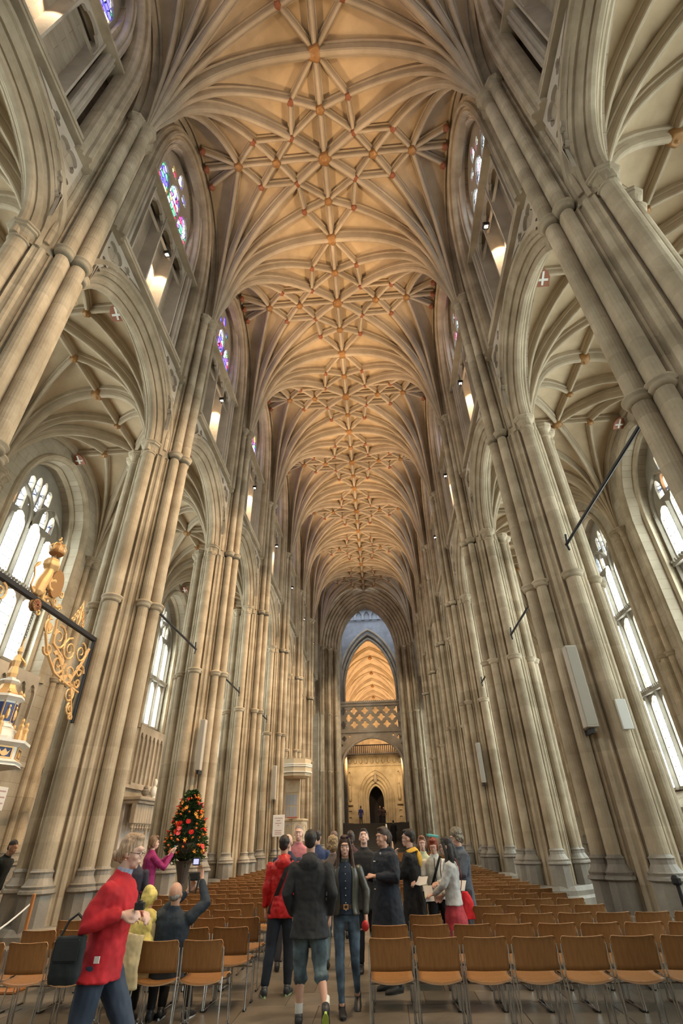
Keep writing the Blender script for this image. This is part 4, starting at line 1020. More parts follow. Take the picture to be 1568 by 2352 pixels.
# posts, ropes and small stands
def rope(a, b, sag, r=.012, n=12):
    A, B = Vector(a), Vector(b); return tube([tuple(A.lerp(B, i/n)-Vector((0, 0, sag*4*(i/n)*(1-i/n)))) for i in range(n+1)], r, 5)
M_WOOD = nmat('orange_oak', (.42, .17, .05), .45)
po = empty('rope_post', (-4.62, 9.15, 0)); tag(po, 'slim orange wooden post with a slack white rope before left pier', 'post')
obj('post', box(-.022, .022, -.022, .022, .0, 1.10, .006), M_WOOD, po); obj('foot', box(-.16, .16, -.16, .16, 0, .04, .01), M_WOOD, po)
o = obj('barrier_rope', rope((-4.64, 9.15, .98), (-5.0, 7.9, .55), .12), M_PAPER); tag(o, 'slack white rope sagging from the orange wooden post', 'rope')
for x, y, lb in ((-5.3, 9.1, 'black metal barrier post at the left edge'), (5.42, 10.2, 'black metal barrier post with round top at right edge')):
    b = empty('barrier_post', (x, y, 0)); tag(b, lb, 'post')
    obj('base', lathe([(.18, 0), (.18, .03), (.03, .06)], 16), M_IRON, b); obj('shaft', lathe([(.03, .04), (.03, 1.02)], 10), M_IRON, b); obj('finial', lathe([(.055, .97), (.07, 1.0), (.07, 1.06), (.04, 1.10)], 12), M_IRON, b)
# reading desk / easel beyond the crowd
ez = empty('book_stand', (.84, 12.6, 0)); tag(ez, 'pale wooden stand with slanted board beyond the crowd', 'stand')
obj('board', box(-.14, .14, -.02, .02, 0, .32, .01), nmat('pale_wood', (.62, .36, .20), .5), ez, loc=(0, 0, 1.32), rot=(-.18, 0, .25))
for s in (-1, 1): obj('leg', tube([(s*.12, 0, 1.4), (s*.22, .06*s, 0)], .018, 6), M_WOOD, ez)
obj('finial', lathe([(.02, 1.8), (.025, 1.86), (.012, 1.95)], 8), nmat('candle_wax', (.75, .62, .42), .4), ez)
obj('leg_back', tube([(0, .05, 1.5), (0, .4, 0)], .018, 6), M_WOOD, ez)

# ------------------------------------------------------------------ chairs
def wood(name, a, b):
    def build(nt, bb):
        co = objcoord(nt, (26.0, 26.0, 1.6), world=False)
        n = node(nt, 'ShaderNodeTexNoise', Scale=1.6, Detail=4.0); nt.links.new(co, n.inputs[0])
        c = ramp(nt, n.outputs[0], (.3, a), (.7, b))
        oi = nt.nodes.new('ShaderNodeObjectInfo'); rr = ramp(nt, oi.outputs['Random'], (0, (.86, .84, .80)), (1, (1.06, 1.04, 1.0)))
        nt.links.new(mixcol(nt, 1.0, c, rr, 'MULTIPLY'), bb.inputs['Base Color'])
    return nmat(name, b, .42, build=build)
M_PLY = wood('beech_plywood', (.25, .115, .038), (.34, .165, .055))
M_PLYE = nmat('plywood_edge', (.50, .30, .16), .5)
M_CHROME = nmat('chrome_steel', (.62, .62, .62), .18, 1.0)
M_RUB = nmat('black_glide', (.02, .02, .02), .6)
def shell(nx, ny, f, th, nrm):
    """curved board: f(i/nx, j/ny) gives a point; thickness along nrm"""
    V, F = [], []; N = Vector(nrm)*th
    for sgn in (0, 1):
        for i in range(nx+1):
            for j in range(ny+1): V.append(tuple(Vector(f(i/nx, j/ny))+N*sgn))
    m = (nx+1)*(ny+1); w_ = ny+1
    for i in range(nx):
        for j in range(ny):
            a, b, c, d = i*w_+j, (i+1)*w_+j, (i+1)*w_+j+1, i*w_+j+1
            F.append((a, d, c, b)); F.append((m+a, m+b, m+c, m+d))
    nf = len(F)
    for i in range(nx):
        for j in (0, ny):
            a, b = i*w_+j, (i+1)*w_+j; F.append((a, b, m+b, m+a) if j == 0 else (b, a, m+a, m+b))
    for j in range(ny):
        for i in (0, nx):
            a, b = i*w_+j, i*w_+j+1; F.append((b, a, m+a, m+b) if i == 0 else (a, b, m+b, m+a))
    return V, F, nf
def board(name, nx, ny, f, th, nrm):
    V, F, nf = shell(nx, ny, f, th, nrm)
    m = mesh(name, (V, F), [M_PLY, M_PLYE], False)
    for i, p in enumerate(m.polygons):
        p.material_index = 1 if i >= nf else 0
        p.use_smooth = i < nf
    return m
def back_f(u, v):
    uu = u-.0375*sin(4*pi*u)/1.0 if False else (.5-.5*cos(pi*u))*.55+u*.45
    x = -.232+.464*uu; z = .505+.285*(1-(1-v)**1.5)
    cr = .032; ex = abs(x)-(.232-cr); ez = (z-(.79-cr))
    if ex > 0 and ez > 0: z = .79-cr+min(ez, sqrt(max(0, cr*cr-ex*ex)))
    w_ = 1-.035*(1-v)
    return (x*w_, -.055-.034*(1-(x/.232)**2)-.045*v, z-.010*v*(1-(x/.232)**2))
def seat_f(u, v):
    x = -.225+.45*u; k = 1-(x/.225)**2
    y = -.085-.03*k+(.47+.03*k)*v
    z = .435-.012*k*(1-v)-.008*k+(.012 if v > .5 else 0)-.035*max(0, v-.85)/.15*1.0-(.012*k*(1-v*6) if v < .17 else 0)
    return (x, y, z)
ch_back, ch_seat = board('backrest', 16, 9, back_f, .011, (0, 1, .1)), board('seat', 8, 8, seat_f, .011, (0, 0, 1))
def side_frame(s):
    x = s*.240
    a = tube([(x*.985, -.075, .72), (x, -.06, .60), (x, -.05, .47), (x*1.02, -.085, .25), (x*1.04, -.125, .012)], .0085, 6)
    b = tube([(x, -.05, .445), (x, .10, .425), (x, .33, .425), (x, .365, .40), (x*1.0, .37, .30), (x, .35, .012)], .0075, 6)
    c = tube([(x*.93, .36, .012), (x*.93, .33, .40), (x*.93, .28, .425)], .0065, 6)
    d = tube([(x*.93, .36, .014), (x, .12, .014), (x*1.03, -.12, .014)], .0065, 5)
    return join(a, b, c, d)
ch_leg = []
for s in (-1, 1):
    fr = side_frame(s); gl = join(*[box(s*.240-.012, s*.240+.012, y-.05, y+.05, 0, .016) for y in (-.08, .30)])
    m = mesh('leg', join(fr, gl), [M_CHROME, M_RUB])
    for i, p in enumerate(m.polygons): p.material_index = 1 if i >= len(fr[1]) else 0
    ch_leg.append(m)
ch_bar = mesh('crossbar', join(tube([(-.235, -.02, .40), (.235, -.02, .40)], .006, 5), tube([(-.235, .30, .34), (.235, .30, .34)], .006, 5)), M_CHROME)
CH_PARTS = (('backrest', ch_back), ('seat', ch_seat), ('leg', ch_leg[0]), ('leg', ch_leg[1]), ('crossbar', ch_bar))
CROWD = [(-.75, 11), (-.1, 10.3), (.42, 10), (.78, 8.95), (1.2, 9.8), (1.6, 10.0), (1.5, 11.4), (1.78, 9.55), (2.08, 10.6), (-.85, 10.3), (-.6, 12.2), (-.68, 8.75), (-.14, 7.45), (.24, 8.0), (.84, 12.6), (FX, FY)]
rows = []
for r in range(39):
    y = 7.20+.95*r
    if y > 43.5: break
    xr = 5.9 if y < 9.9 else 4.25
    n = int((xr-.60)/.512)
    for c in range(n): rows.append((y, r, c, 'right', .54+.256+c*.512, y-.03*c*.5))
    xl = 4.4 if y < 9.9 else 4.2
    n = int((xl-1.10)/.512)
    for c in range(n): rows.append((y, r, c, 'left', -1.05-.256-c*.512+(.06 if r == 1 else 0), y+.06))
ORDN = ORD+['tenth', 'eleventh', 'twelfth', 'thirteenth', 'fourteenth', 'fifteenth', 'sixteenth', 'seventeenth', 'eighteenth', 'nineteenth', 'twentieth', 'twenty-first', 'twenty-second', 'twenty-third', 'twenty-fourth', 'twenty-fifth']
rows = [q for q in rows if not (q[1] >= 1 and any((q[4]-a)**2+(q[5]+.15-b)**2 < .22 for a, b in CROWD)) and not (q[4] < -2.9 and 32.2 < q[5] < 36.6)]
far = []
for i, (y, r, c, side, x, yy) in enumerate(rows):
    rz = rnd.uniform(-.025, .025)
    if i < 296:
        ch = empty('stacking_chair', (x, yy, 0), rz)
        n = 'aisle seat' if c == 0 else '%s seat from the aisle' % ORDN[c]
        tag(ch, 'beech plywood chair, %s in %s row %s of the aisle' % (n, ORDN[r], side), 'chair', 'plywood stacking chairs set out in the nave')
        for nm, m in CH_PARTS: put(nm, m, ch)
    else:
        far.append((x, yy, rz))
bm_parts = []
for m in (ch_back, ch_seat, ch_leg[0], ch_leg[1]):
    vs = [tuple(v.co) for v in m.vertices]; fs = [tuple(p.vertices) for p in m.polygons]
    mats = [p.material_index if m in (ch_back, ch_seat) else 2 for p in m.polygons]
    bm_parts.append((vs, fs, mats))
V, F, MI = [], [], []
for x, y, rz in far:
    c, s = cos(rz), sin(rz)
    for vs, fs, mats in bm_parts:
        n = len(V); V += [(x+p[0]*c-p[1]*s, y+p[0]*s+p[1]*c, p[2]) for p in vs]; F += [tuple(i+n for i in f) for f in fs]; MI += mats
if far:
    m = mesh('distant_chairs', (V, F), [M_PLY, M_PLYE, M_CHROME])
    m.polygons.foreach_set('material_index', MI)
    o = put('distant_chairs', m); tag(o, 'rows of beech plywood chairs too far away to tell apart', 'chairs', kind='stuff')
# ------------------------------------------------------------------ people
FOLD = bpy.data.textures.new('cloth_folds', 'CLOUDS'); FOLD.noise_scale = .11; FOLD.noise_depth = 2
CURL = bpy.data.textures.new('hair_curls', 'CLOUDS'); CURL.noise_scale = .035; CURL.noise_depth = 2
def cloth(name, c, rough=.85, var=.18):
    def build(nt, bb):
        n = node(nt, 'ShaderNodeTexNoise', Scale=7.0, Detail=3.0); nt.links.new(objcoord(nt, 1.0, world=False), n.inputs[0])
        nt.links.new(ramp(nt, n.outputs[0], (.3, tuple(x*(1-var) for x in c)), (.7, tuple(min(1, x*(1+var)) for x in c))), bb.inputs['Base Color'])
        w_ = node(nt, 'ShaderNodeTexNoise', Scale=160.0); nt.links.new(objcoord(nt, 1.0, world=False), w_.inputs[0])
        bp = node(nt, 'ShaderNodeBump', Strength=.12, Distance=.003); nt.links.new(w_.outputs[0], bp.inputs['Height']); nt.links.new(bp.outputs[0], bb.inputs['Normal'])
    return nmat(name, c, rough, build=build)
def hairmat(name, c):
    def build(nt, bb):
        n = node(nt, 'ShaderNodeTexNoise', Scale=9.0, Detail=5.0); nt.links.new(objcoord(nt, (9.0, 9.0, 1.4), world=False), n.inputs[0])
        nt.links.new(ramp(nt, n.outputs[0], (.35, tuple(x*.55 for x in c)), (.68, tuple(min(1, x*1.4) for x in c))), bb.inputs['Base Color'])
        bp = node(nt, 'ShaderNodeBump', Strength=.5, Distance=.006); nt.links.new(n.outputs[0], bp.inputs['Height']); nt.links.new(bp.outputs[0], bb.inputs['Normal'])
    return nmat(name, c, .55, build=build)
SKIN = nmat('skin', (.56, .32, .225), .5); SKIN2 = nmat('pale_skin', (.64, .40, .31), .5); LEGSKIN = SKIN
LIP, EYEW, EYED = nmat('lips', (.44, .19, .15), .45), nmat('eye_white', (.42, .38, .34), .4), nmat('iris', (.03, .018, .012), .2)
def V3(p): return Vector(p)
def loft(rings, n=14, pw=2.0, side=None):
    """rings: (centre, rx, ry); lofted ellipses perpendicular to the path; rx along the world x-ish side axis"""
    P = [V3(r[0]) for r in rings]; R = []
    for i, (c, rx, ry) in enumerate(rings):
        t = (P[min(i+1, len(P)-1)]-P[max(i-1, 0)]).normalized()
        s = Vector(side) if side else Vector((1, 0, 0))
        if abs(t.dot(s)) > .92: s = Vector((0, 1, 0))
        s = (s-t*s.dot(t)).normalized(); u = t.cross(s)
        q = []
        for k in range(n):
            a = 2*pi*k/n; ca, sa = cos(a), sin(a)
            q.append(tuple(V3(c)+s*rx*(abs(ca)**(2/pw))*(1 if ca >= 0 else -1)+u*ry*(abs(sa)**(2/pw))*(1 if sa >= 0 else -1)))
        R.append(q)
    return rings_mesh(R)
def limb(pts, n=10):
    """tapered rounded limb through (pos, radius)"""
    out = [(V3(pts[0][0]), pts[0][1]*.75, pts[0][1]*.75)]
    P = [(V3(p), r) for p, r in pts]
    d = (P[1][0]-P[0][0]).normalized(); out = [(P[0][0]-d*P[0][1]*.6, P[0][1]*.6, P[0][1]*.6)]
    for i, (p, r) in enumerate(P):
        out.append((p, r, r))
        if i < len(P)-1: q, r2 = P[i+1]; out.append(((p+q)/2, (r+r2)/2*1.01, (r+r2)/2*1.01))
    d = (P[-1][0]-P[-2][0]).normalized(); r = P[-1][1]; out.append((P[-1][0]+d*r*.6, r*.6, r*.6))
    return loft(out, n)
def ell(c, rx, ry, rz, M=None, n=12, m=8):
    R = []
    for i in range(1, m):
        a = pi*i/m
        R.append([(rx*sin(a)*cos(2*pi*k/n), ry*sin(a)*sin(2*pi*k/n), -rz*cos(a)) for k in range(n)])
    R = [[(0.001*cos(2*pi*k/n), .001*sin(2*pi*k/n), -rz) for k in range(n)]]+R+[[(0.001*cos(2*pi*k/n), .001*sin(2*pi*k/n), rz) for k in range(n)]]
    vf = rings_mesh(R)
    if M is not None: vf = xf(vf, M)
    return mv(vf, *c)
def fused(name, shells, mat, parent=None, vox=.011, smooth=3, fold=0.0, tex=None):
    o = obj(name, join(*shells), mat, parent, smooth=True)
    r = o.modifiers.new('skin_over', 'REMESH'); r.mode = 'VOXEL'; r.voxel_size = vox; r.use_smooth_shade = True
    if smooth:
        s = o.modifiers.new('soften', 'SMOOTH'); s.factor = .5; s.iterations = smooth
    if fold:
        d = o.modifiers.new('folds', 'DISPLACE'); d.texture = tex or FOLD; d.strength = fold; d.mid_level = .5
    return o
def hand(w, d, n, sgn, curl=.35, spread=1.0):
    """palm and five fingers; d pointing direction, n palm normal"""
    d, n, w = V3(d).normalized(), V3(n), V3(w); n = (n-d*n.dot(d)).normalized(); a = d.cross(n)*sgn
    S = [loft([(w-d*.01, .028, .020), (w+d*.02, .032, .018), (w+d*.06, .042, .016), (w+d*.092, .040, .013)], 10, 2.6, a)]
    for i, L in enumerate((.072, .082, .076, .060)):
        b = w+d*(.088 if i in (1, 2) else .083)+a*(.030-.020*i); p = b; pts = [(b-d*.02, .0095)]; dd = (d+a*(.10-.07*i)*spread).normalized(); ax = dd.cross(n)
        for j, f in enumerate((.45, .32, .23)):
            dd = (dd*cos(curl)+n*sin(curl)*1.0).normalized(); nn = n; p = p+dd*L*f*1.15; pts.append((p, .0090-.001*j))
            n2 = (n*cos(curl)-dd*sin(curl)*.3).normalized(); n = n2
        n = V3(nn); n = (n-d*n.dot(d)).normalized() if abs(n.dot(d)) < .99 else n
        S.append(limb(pts, 7))
    b = w+d*.025+a*.034
    S.append(limb([(w+d*.01+a*.018, .015), (b+a*.012+d*.015+n*.01, .012), (b+a*.022+d*.045+n*.022, .0105), (b+a*.020+d*.068+n*.030, .009)], 8))
    return S
def figure(label, loc, rz, h=1.75, lean=0.0, side=0.0, yaw=0.0, nod=0.0, arms=None, legs=None, pelvis=(0, 0, .95), skin=SKIN, hair='short', hc=(.03, .02, .015),
           top=None, bottom=None, shoes=(.03, .03, .03), vox=.013, face=True, female=False, glasses=False, hands=True, bare=0.0, sole=None, extra=None, build=1.0, socks=False):
    T0 = Matrix.Translation(V3(pelvis)) @ Matrix.Rotation(side, 4, 'Y') @ Matrix.Rotation(-lean, 4, 'X') @ Matrix.Translation((0, 0, -.95))
    T = lambda p: tuple(T0 @ V3(p))
    sw = .165 if female else .185
    A = {'L': [(-sw-.05, -.02, 1.14), (-sw-.06, .05, .90)], 'R': [(sw+.05, -.02, 1.14), (sw+.06, .05, .90)]}
    HN = {'L': ((0, .1, -1), (1, 0, 0), .35), 'R': ((0, .1, -1), (-1, 0, 0), .35)}
    for k, v in (arms or {}).items():
        A[k] = v[:2]
        if len(v) > 2: HN[k] = v[2]
    Lg = {'L': [(-.10, .02, .50), (-.11, -.03, .09), 0.0], 'R': [(.10, .02, .50), (.11, -.03, .09), 0.0]}
    for k, v in (legs or {}).items(): Lg[k] = v
    HM = T0 @ Matrix.Translation((0, .015, 1.545)) @ Matrix.Rotation(yaw, 4, 'Z') @ Matrix.Rotation(nod, 4, 'X')
    Hh = lambda p: HM @ Matrix.Translation(p)
    def hx(vf): return xf(vf, HM)
    B = []
    # trunk
    B.append(loft([(T((0, 0, .90)), .13, .09), (T((0, 0, 1.0)), .135, .09), (T((0, .0, 1.12)), .115, .08), (T((0, .0, 1.28)), .125, .085), (T((0, -.01, 1.38)), .13, .075), (T((0, -.01, 1.455)), .085, .065)], 14))
    B.append(limb([(T((0, -.012, 1.42)), .060), (T((0, .0, 1.52)), .052), (tuple(HM @ V3((0, -.01, .03))), .055)], 12))
    # head: skull, face, jaw, nose, brow, ears, lips
    B += [hx(s) for s in (ell((0, -.015, .122), .076, .094, .094), ell((0, .022, .075), .060, .070, .085), ell((0, .040, .020), .046, .045, .038), ell((0, .070, .000), .020, .016, .016),
                          limb([((0, .078, .105), .010), ((0, .098, .068), .0125)], 8), ell((0, .080, .125), .046, .020, .014), ell((0, .088, .032), .024, .013, .013),
                          ell((-.074, -.008, .080), .011, .018, .030), ell((.074, -.008, .080), .011, .018, .030), ell((-.036, .062, .062), .022, .020, .018), ell((.036, .062, .062), .022, .020, .018))]
    ARM = {}
    for k, sg in (('L', -1), ('R', 1)):
        sh = T((sg*sw, -.01, 1.40)); el, wr = T(A[k][0]), T(A[k][1]); ARM[k] = (sh, el, wr)
        B.append(limb([(tuple(V3(sh)-V3((0, 0, .03))), .040*build), (el, .038), (wr, .026)], 10))
        if hands:
            d, n, cu = HN[k]; R3 = T0.to_3x3()
            B += hand(wr, R3 @ V3(d), R3 @ V3(n), -sg, cu)
        else: B.append(ell(wr, .035, .035, .045))
    LEG = {}
    for k, sg in (('L', -1), ('R', 1)):
        hp = tuple(V3(pelvis)+V3((sg*.09, 0, -.03))); kn, an, tw = Lg[k][:3]; LEG[k] = (hp, kn, an, tw)
        q_ = 1.0 if socks else .72
        B.append(limb([(hp, .085*q_), (tuple(V3(hp).lerp(V3(kn), .5)), .074*q_), (kn, .052*q_), (tuple(V3(kn).lerp(V3(an), .3)), .054*q_), (tuple(V3(kn).lerp(V3(an), .75)), .038), (an, .034)], 10))
    body = fused('person', B, skin, None, vox if not face else min(vox, .010), 2)
    sc = h/1.75
    body.location = loc; body.rotation_euler = (0, 0, rz); body.scale = (sc, sc, sc)
    tag(body, label, 'person')
    # eyes, brows, lips
    if face:
        for sg in (-1, 1):
            e = obj('eye', hx(ell((sg*.031, .0735, .092), .012, .009, .0050, None, 8, 6)), EYEW, body, smooth=True)
            obj('iris', hx(ell((sg*.031, .0805, .092), .0058, .0028, .0048, None, 8, 5)), EYED, e, smooth=True)
            obj('eyebrow', hx(ell((sg*.032, .084, .118), .019, .006, .0035, Matrix.Rotation(sg*.12, 4, 'Y'), 8, 4)), nmat('brow_hair', tuple(x*.8 for x in hc), .8), body)
        obj('lips', hx(ell((0, .0985, .031), .020, .005, .0052, None, 10, 5)), LIP, body, smooth=True)
    if glasses:
        g = [tube([(sg*.032+.022*cos(t), .098, .092+.017*sin(t)) for t in [i*pi/6 for i in range(12)]], .0015, 5, closed=True) for sg in (-1, 1)]
        g += [tube([(-.010, .098, .095), (.010, .098, .095)], .002, 5)]+[tube([(sg*.054, .097, .095), (sg*.078, -.01, .095)], .002, 5) for sg in (-1, 1)]
        obj('glasses', hx(join(*g)), M_RUB, body)
    # hair
    HMt = hairmat('hair', hc)
    if hair:
        Hs, fd, tx = [], .006, CURL
        cap = [ell((0, -.022, .140), .080, .100, .098), ell((0, -.055, .085), .072, .062, .085)]
        if hair == 'short': Hs = [ell((0, -.025, .142), .081, .096, .088), ell((0, -.060, .095), .068, .050, .070), ell((0, .035, .195), .054, .045, .025)]
        elif hair == 'crop': Hs = [ell((0, -.022, .140), .076, .093, .090), ell((0, -.055, .085), .066, .046, .062)]; fd = .003
        elif hair == 'bald': Hs = [ell((0, -.050, .085), .075, .062, .050)]; fd = .003
        elif hair == 'bob': Hs = cap+[ell((sg*.066, -.01, .085), .022, .050, .085) for sg in (-1, 1)]+[ell((0, .045, .20), .06, .04, .03), ell((0, -.085, .03), .055, .040, .060)]; fd = .010
        elif hair == 'curly': Hs = [ell((0, -.025, .150), .098, .110, .105), ell((0, -.06, .08), .092, .070, .09)]+[ell((sg*.075, -.01, .10), .03, .05, .07) for sg in (-1, 1)]; fd = .035
        elif hair == 'updo': Hs = cap+[ell((0, -.115, .06), .050, .045, .045), ell((0, .030, .205), .060, .05, .03)]+[ell((sg*.066, -.02, .11), .020, .050, .055) for sg in (-1, 1)]; fd = .008
        elif hair == 'tail': Hs = cap+[limb([((0, -.10, .17), .03), ((0, -.14, .10), .035), ((0, -.13, -.05), .022)], 8), ell((0, .035, .20), .055, .045, .025)]
        elif hair == 'long':
            Hs = cap+[ell((0, .02, .205), .062, .055, .028)]
            for sg in (-1, 1):
                Hs += [limb([((sg*.055, .045, .175), .020), ((sg*.078, .020, .09), .024), ((sg*.090, .012, -.02), .028), ((sg*.105, .035, -.14), .030), ((sg*.110, .060, -.23), .020)], 8),
                       limb([((sg*.05, -.06, .10), .040), ((sg*.075, -.06, -.05), .045), ((sg*.09, -.05, -.18), .036)], 8)]
            Hs.append(limb([((0, -.09, .10), .055), ((0, -.10, -.05), .05), ((0, -.09, -.17), .04)], 8)); fd = .012
        fused('hair', [hx(s) for s in Hs], HMt, body, .010, 1, fd, tx)
    # clothing
    t = top or {}
    if t:
        m = cloth('garment', t['c'], t.get('rough', .85)); hem = t.get('hem', .86); w_ = t.get('w', 1.0)*build; hw = t.get('hemw', 1.0)
        cx = .155 if female else .170
        rg = [(T((0, .0, hem)), (cx+.018)*w_*hw, .128*w_*hw)]
        if hem < .80:   # long coat hangs from the pelvis straight down
            rg = [((pelvis[0], pelvis[1], hem), (cx+.03)*w_*hw, .15*w_*hw), ((pelvis[0], pelvis[1], (hem+.9)/2), (cx+.015)*w_*(hw+1)/2, .135*w_*(hw+1)/2)]
        rg += [(T((0, 0, .95)), cx*w_*.99, .122*w_), (T((0, .0, 1.08)), cx*.90*w_, .112*w_), (T((0, .0, 1.25)), (cx+.010)*w_, .125*w_), (T((0, -.005, 1.36)), (cx+.018)*w_, .118*w_), (T((0, -.01, 1.43)), (cx-.03)*w_, .095*w_), (T((0, -.01, 1.475)), .080, .070)]
        S = [loft(rg, 18, 2.3)]
        if female: S += [ell(T((sg*.065, .075, 1.25)), .065, .050, .07) for sg in (-1, 1)]
        for k in 'LR':
            sh, el, wr = ARM[k]; d = (V3(wr)-V3(el)).normalized(); cuff = t.get('cuff', .0)
            S.append(limb([(tuple(V3(sh)+V3((0, 0, -.012))), .068*w_), (tuple(V3(sh).lerp(V3(el), .5)), .058*w_), (el, .055*w_), (tuple(V3(wr)-d*(.035+cuff)), t.get('wr', .042))], 10))
        if t.get('collar', True): S.append(loft([(T((0, -.012, 1.44)), .085, .078), (T((0, -.005, 1.515)), .070, .068)], 14))
        if t.get('hood'): S += [ell(T((0, -.105, 1.43)), .125, .065, .085), ell(T((0, -.06, 1.49)), .10, .07, .045)]
        if t.get('open'):
            S = [S[0]]+S[-3:] if False else [q for i, q in enumerate(S) if i > (2 if female else 0)]   # sleeves and collar only; the body is an open-fronted shell
            A0 = t['open']
            R = []
            n = 22
            for (c, rx, ry) in rg[:-1]:
                q = []
                for j in range(n+1):
                    a = pi/2+A0+(2*pi-2*A0)*j/n
                    q.append(tuple(V3(c)+Vector((cos(a)*rx*1.10, sin(a)*ry*1.12, 0))))
                R.append(q)
            sh_o = obj('jacket_body', rings_mesh(R, caps=False, closed=False), m, body, smooth=True)
            so = sh_o.modifiers.new('thick', 'SOLIDIFY'); so.thickness = .012
            sd = sh_o.modifiers.new('round', 'SUBSURF'); sd.levels = sd.render_levels = 1
            dd = sh_o.modifiers.new('folds', 'DISPLACE'); dd.texture = FOLD; dd.strength = .02
            fused('sleeves', S, m, body, .011, 2, .018)
            mi = cloth('shirt', t['inner']); ri = [(c, rx*.93, ry*.98) for c, rx, ry in rg]
            fused('shirt', [loft(ri, 16, 2.2), loft([(T((0, -.008, 1.44)), .075, .070), (T((0, .0, 1.50)), .062, .060)], 12)]+([ell(T((sg*.060, .060, 1.25)), .065, .050, .075) for sg in (-1, 1)] if female else []), mi, body, .012, 2, .010)
            for i in range(t.get('buttons', 0)): obj('button', ell(T((0, .118+.012*(female and 1.2 < 1.42-i*.075 < 1.32), 1.42-i*.075)), .006, .004, .006, None, 8, 4), M_WHITE, body)
        else:
            fused(t.get('name', 'jacket'), S, m, body, .012, 2, t.get('fold', .022))
    b = bottom or {}
    if b:
        m = cloth('cloth', b['c'], .8, b.get('var', .18))
        if b.get('skirt'):
            z1 = b['skirt']; S = [loft([((pelvis[0], pelvis[1], z1), .24, .21), ((pelvis[0], pelvis[1], (z1+.95)/2), .20, .17), ((pelvis[0], pelvis[1], .92), .155, .12), ((pelvis[0], pelvis[1], 1.02), .13, .10)], 18)]
            fused('skirt', S, m, body, .012, 1, .035)
        else:
            w_ = b.get('w', 1.0); S = [loft([(tuple(V3(pelvis)+V3((0, 0, -.10))), .10, .10), (tuple(V3(pelvis)+V3((0, 0, -.03))), .142, .108), (tuple(V3(pelvis)+V3((0, 0, .08))), .128, .098)], 14)]
            for k in 'LR':
                hp, kn, an, tw = LEG[k]; e = V3(kn).lerp(V3(an), b.get('end', .93))
                pts = [(hp, .098*w_), (tuple(V3(hp).lerp(V3(kn), .5)), .086*w_), (kn, .068*w_), (tuple(V3(kn).lerp(e, .35)), .064*w_), (tuple(e), b.get('an', .052)*w_)]
                S.append(limb(pts, 12))
            fused('trousers', S, m, body, .011, 2, b.get('fold', .016))
    ms = nmat('shoe_leather', shoes, .45)
    for k in 'LR':
        hp, kn, an, tw = LEG[k]; pitch = Lg[k][3] if len(Lg[k]) > 3 else 0.0
        M = Matrix.Translation(V3(an)) @ Matrix.Rotation(tw, 4, 'Z') @ Matrix.Rotation(pitch, 4, 'X')
        S = loft([((0, -.075, -.045), .030, .040), ((0, -.05, -.04), .038, .048), ((0, .02, -.045), .040, .042), ((0, .10, -.058), .046, .030), ((0, .165, -.066), .036, .020), ((0, .18, -.068), .02, .012)], 12, 2.4)
        up_ = loft([((0, -.02, -.03), .042, .050), ((0, -.015, .02), .040, .046)], 12)
        s_ = obj('shoe', xf(join(S, up_), M), ms, body, smooth=True)
        obj('sole', xf(prism([(.035*cos(a)*(1.1 if sin(a) > 0 else .95), .055+.135*sin(a)) for a in [i*pi/8 for i in range(16)]], -.09, -.068), M), nmat('sole', sole, .6) if sole else M_RUB, s_)
        if socks: obj('sock', xf(lathe([(.040, .0), (.042, .04), (.043, .10)], 12), M), M_WHITE, body)
    if extra: extra(body, T, HM, ARM)
    return body
def strap(body, T, side=1, c=(.02, .02, .02), front=True, name='shoulder_strap', w_=.022, off=.15, low=.85):
    """band over one shoulder running to the other hip, front and back"""
    m = cloth('webbing', c)
    for fb in (1, -1):
        P = []
        for i in range(9):
            t = i/8; x = side*(-.10+.28*t); z = 1.475-(1.475-low)*t; y = fb*(.085+.075*sin(pi*min(1, t*1.15+.12)))
            P.append(T((x, y, z)))
        obj(name, sweep_band(P, w_), m, body)
def sweep_band(P, w_, th=.006):
    R = []
    P = [V3(p) for p in P]
    for i, p in enumerate(P):
        t = (P[min(i+1, len(P)-1)]-P[max(0, i-1)]).normalized(); n = Vector((0, 1, 0)); n = (n-t*n.dot(t)).normalized(); s = t.cross(n)
        R.append([tuple(p+s*w_+n*th), tuple(p-s*w_+n*th), tuple(p-s*w_-n*th), tuple(p+s*w_-n*th)])
    return rings_mesh(R)

# the woman in red walking past in front
def ex_red(body, T, HM, ARM):
    for z in (1.10,): obj('pocket_tag', xf(box(-.02, .02, -.004, .004, -.02, .02), Matrix.Translation(T((.205, .05, .98))) @ Matrix.Rotation(pi/2, 4, 'Z')), M_WHITE, body)
    obj('earring', xf(ell((.084, .0, .045), .005, .008, .005), HM), M_GOLD, body)
    obj('collar_lining', loft([(T((0, -.006, 1.47)), .066, .064), (T((0, .0, 1.53)), .066, .064)], 12), cloth('lining', (.30, .36, .48)), body)
figure('woman in red jacket and jeans walking past on the left with shoulder bag', (-1.46, 5.0, 0), -pi/2, 1.76, lean=.10, arms={'L': [(-.24, .0, 1.18), (-.14, .16, 1.23), ((.5, .8, .1), (.3, 0, -1), .8)], 'R': [(.26, -.10, 1.17), (.17, .15, 1.25), ((-.25, 1, .15), (-.6, 0, -.6), .7)]},
       legs={'L': [(-.10, .24, .52), (-.10, .30, .09), 0.0, .1], 'R': [(.10, -.05, .50), (.10, -.42, .17), 0.0, -.7]}, hair='updo', hc=(.40, .27, .17), skin=SKIN2, female=True, nod=-.02,
       top=dict(c=(.42, .010, .018), hem=.84, w=1.18, hemw=1.10, fold=.03, wr=.05), bottom=dict(c=(.022, .035, .062), w=1.08), vox=.010, glasses=True, extra=ex_red)
bg = empty('shoulder_bag', (-1.60, 4.72, .86)); bg.scale = (.72, .8, .80); tag(bg, 'black shoulder bag hanging at the hip of the woman in red', 'bag')
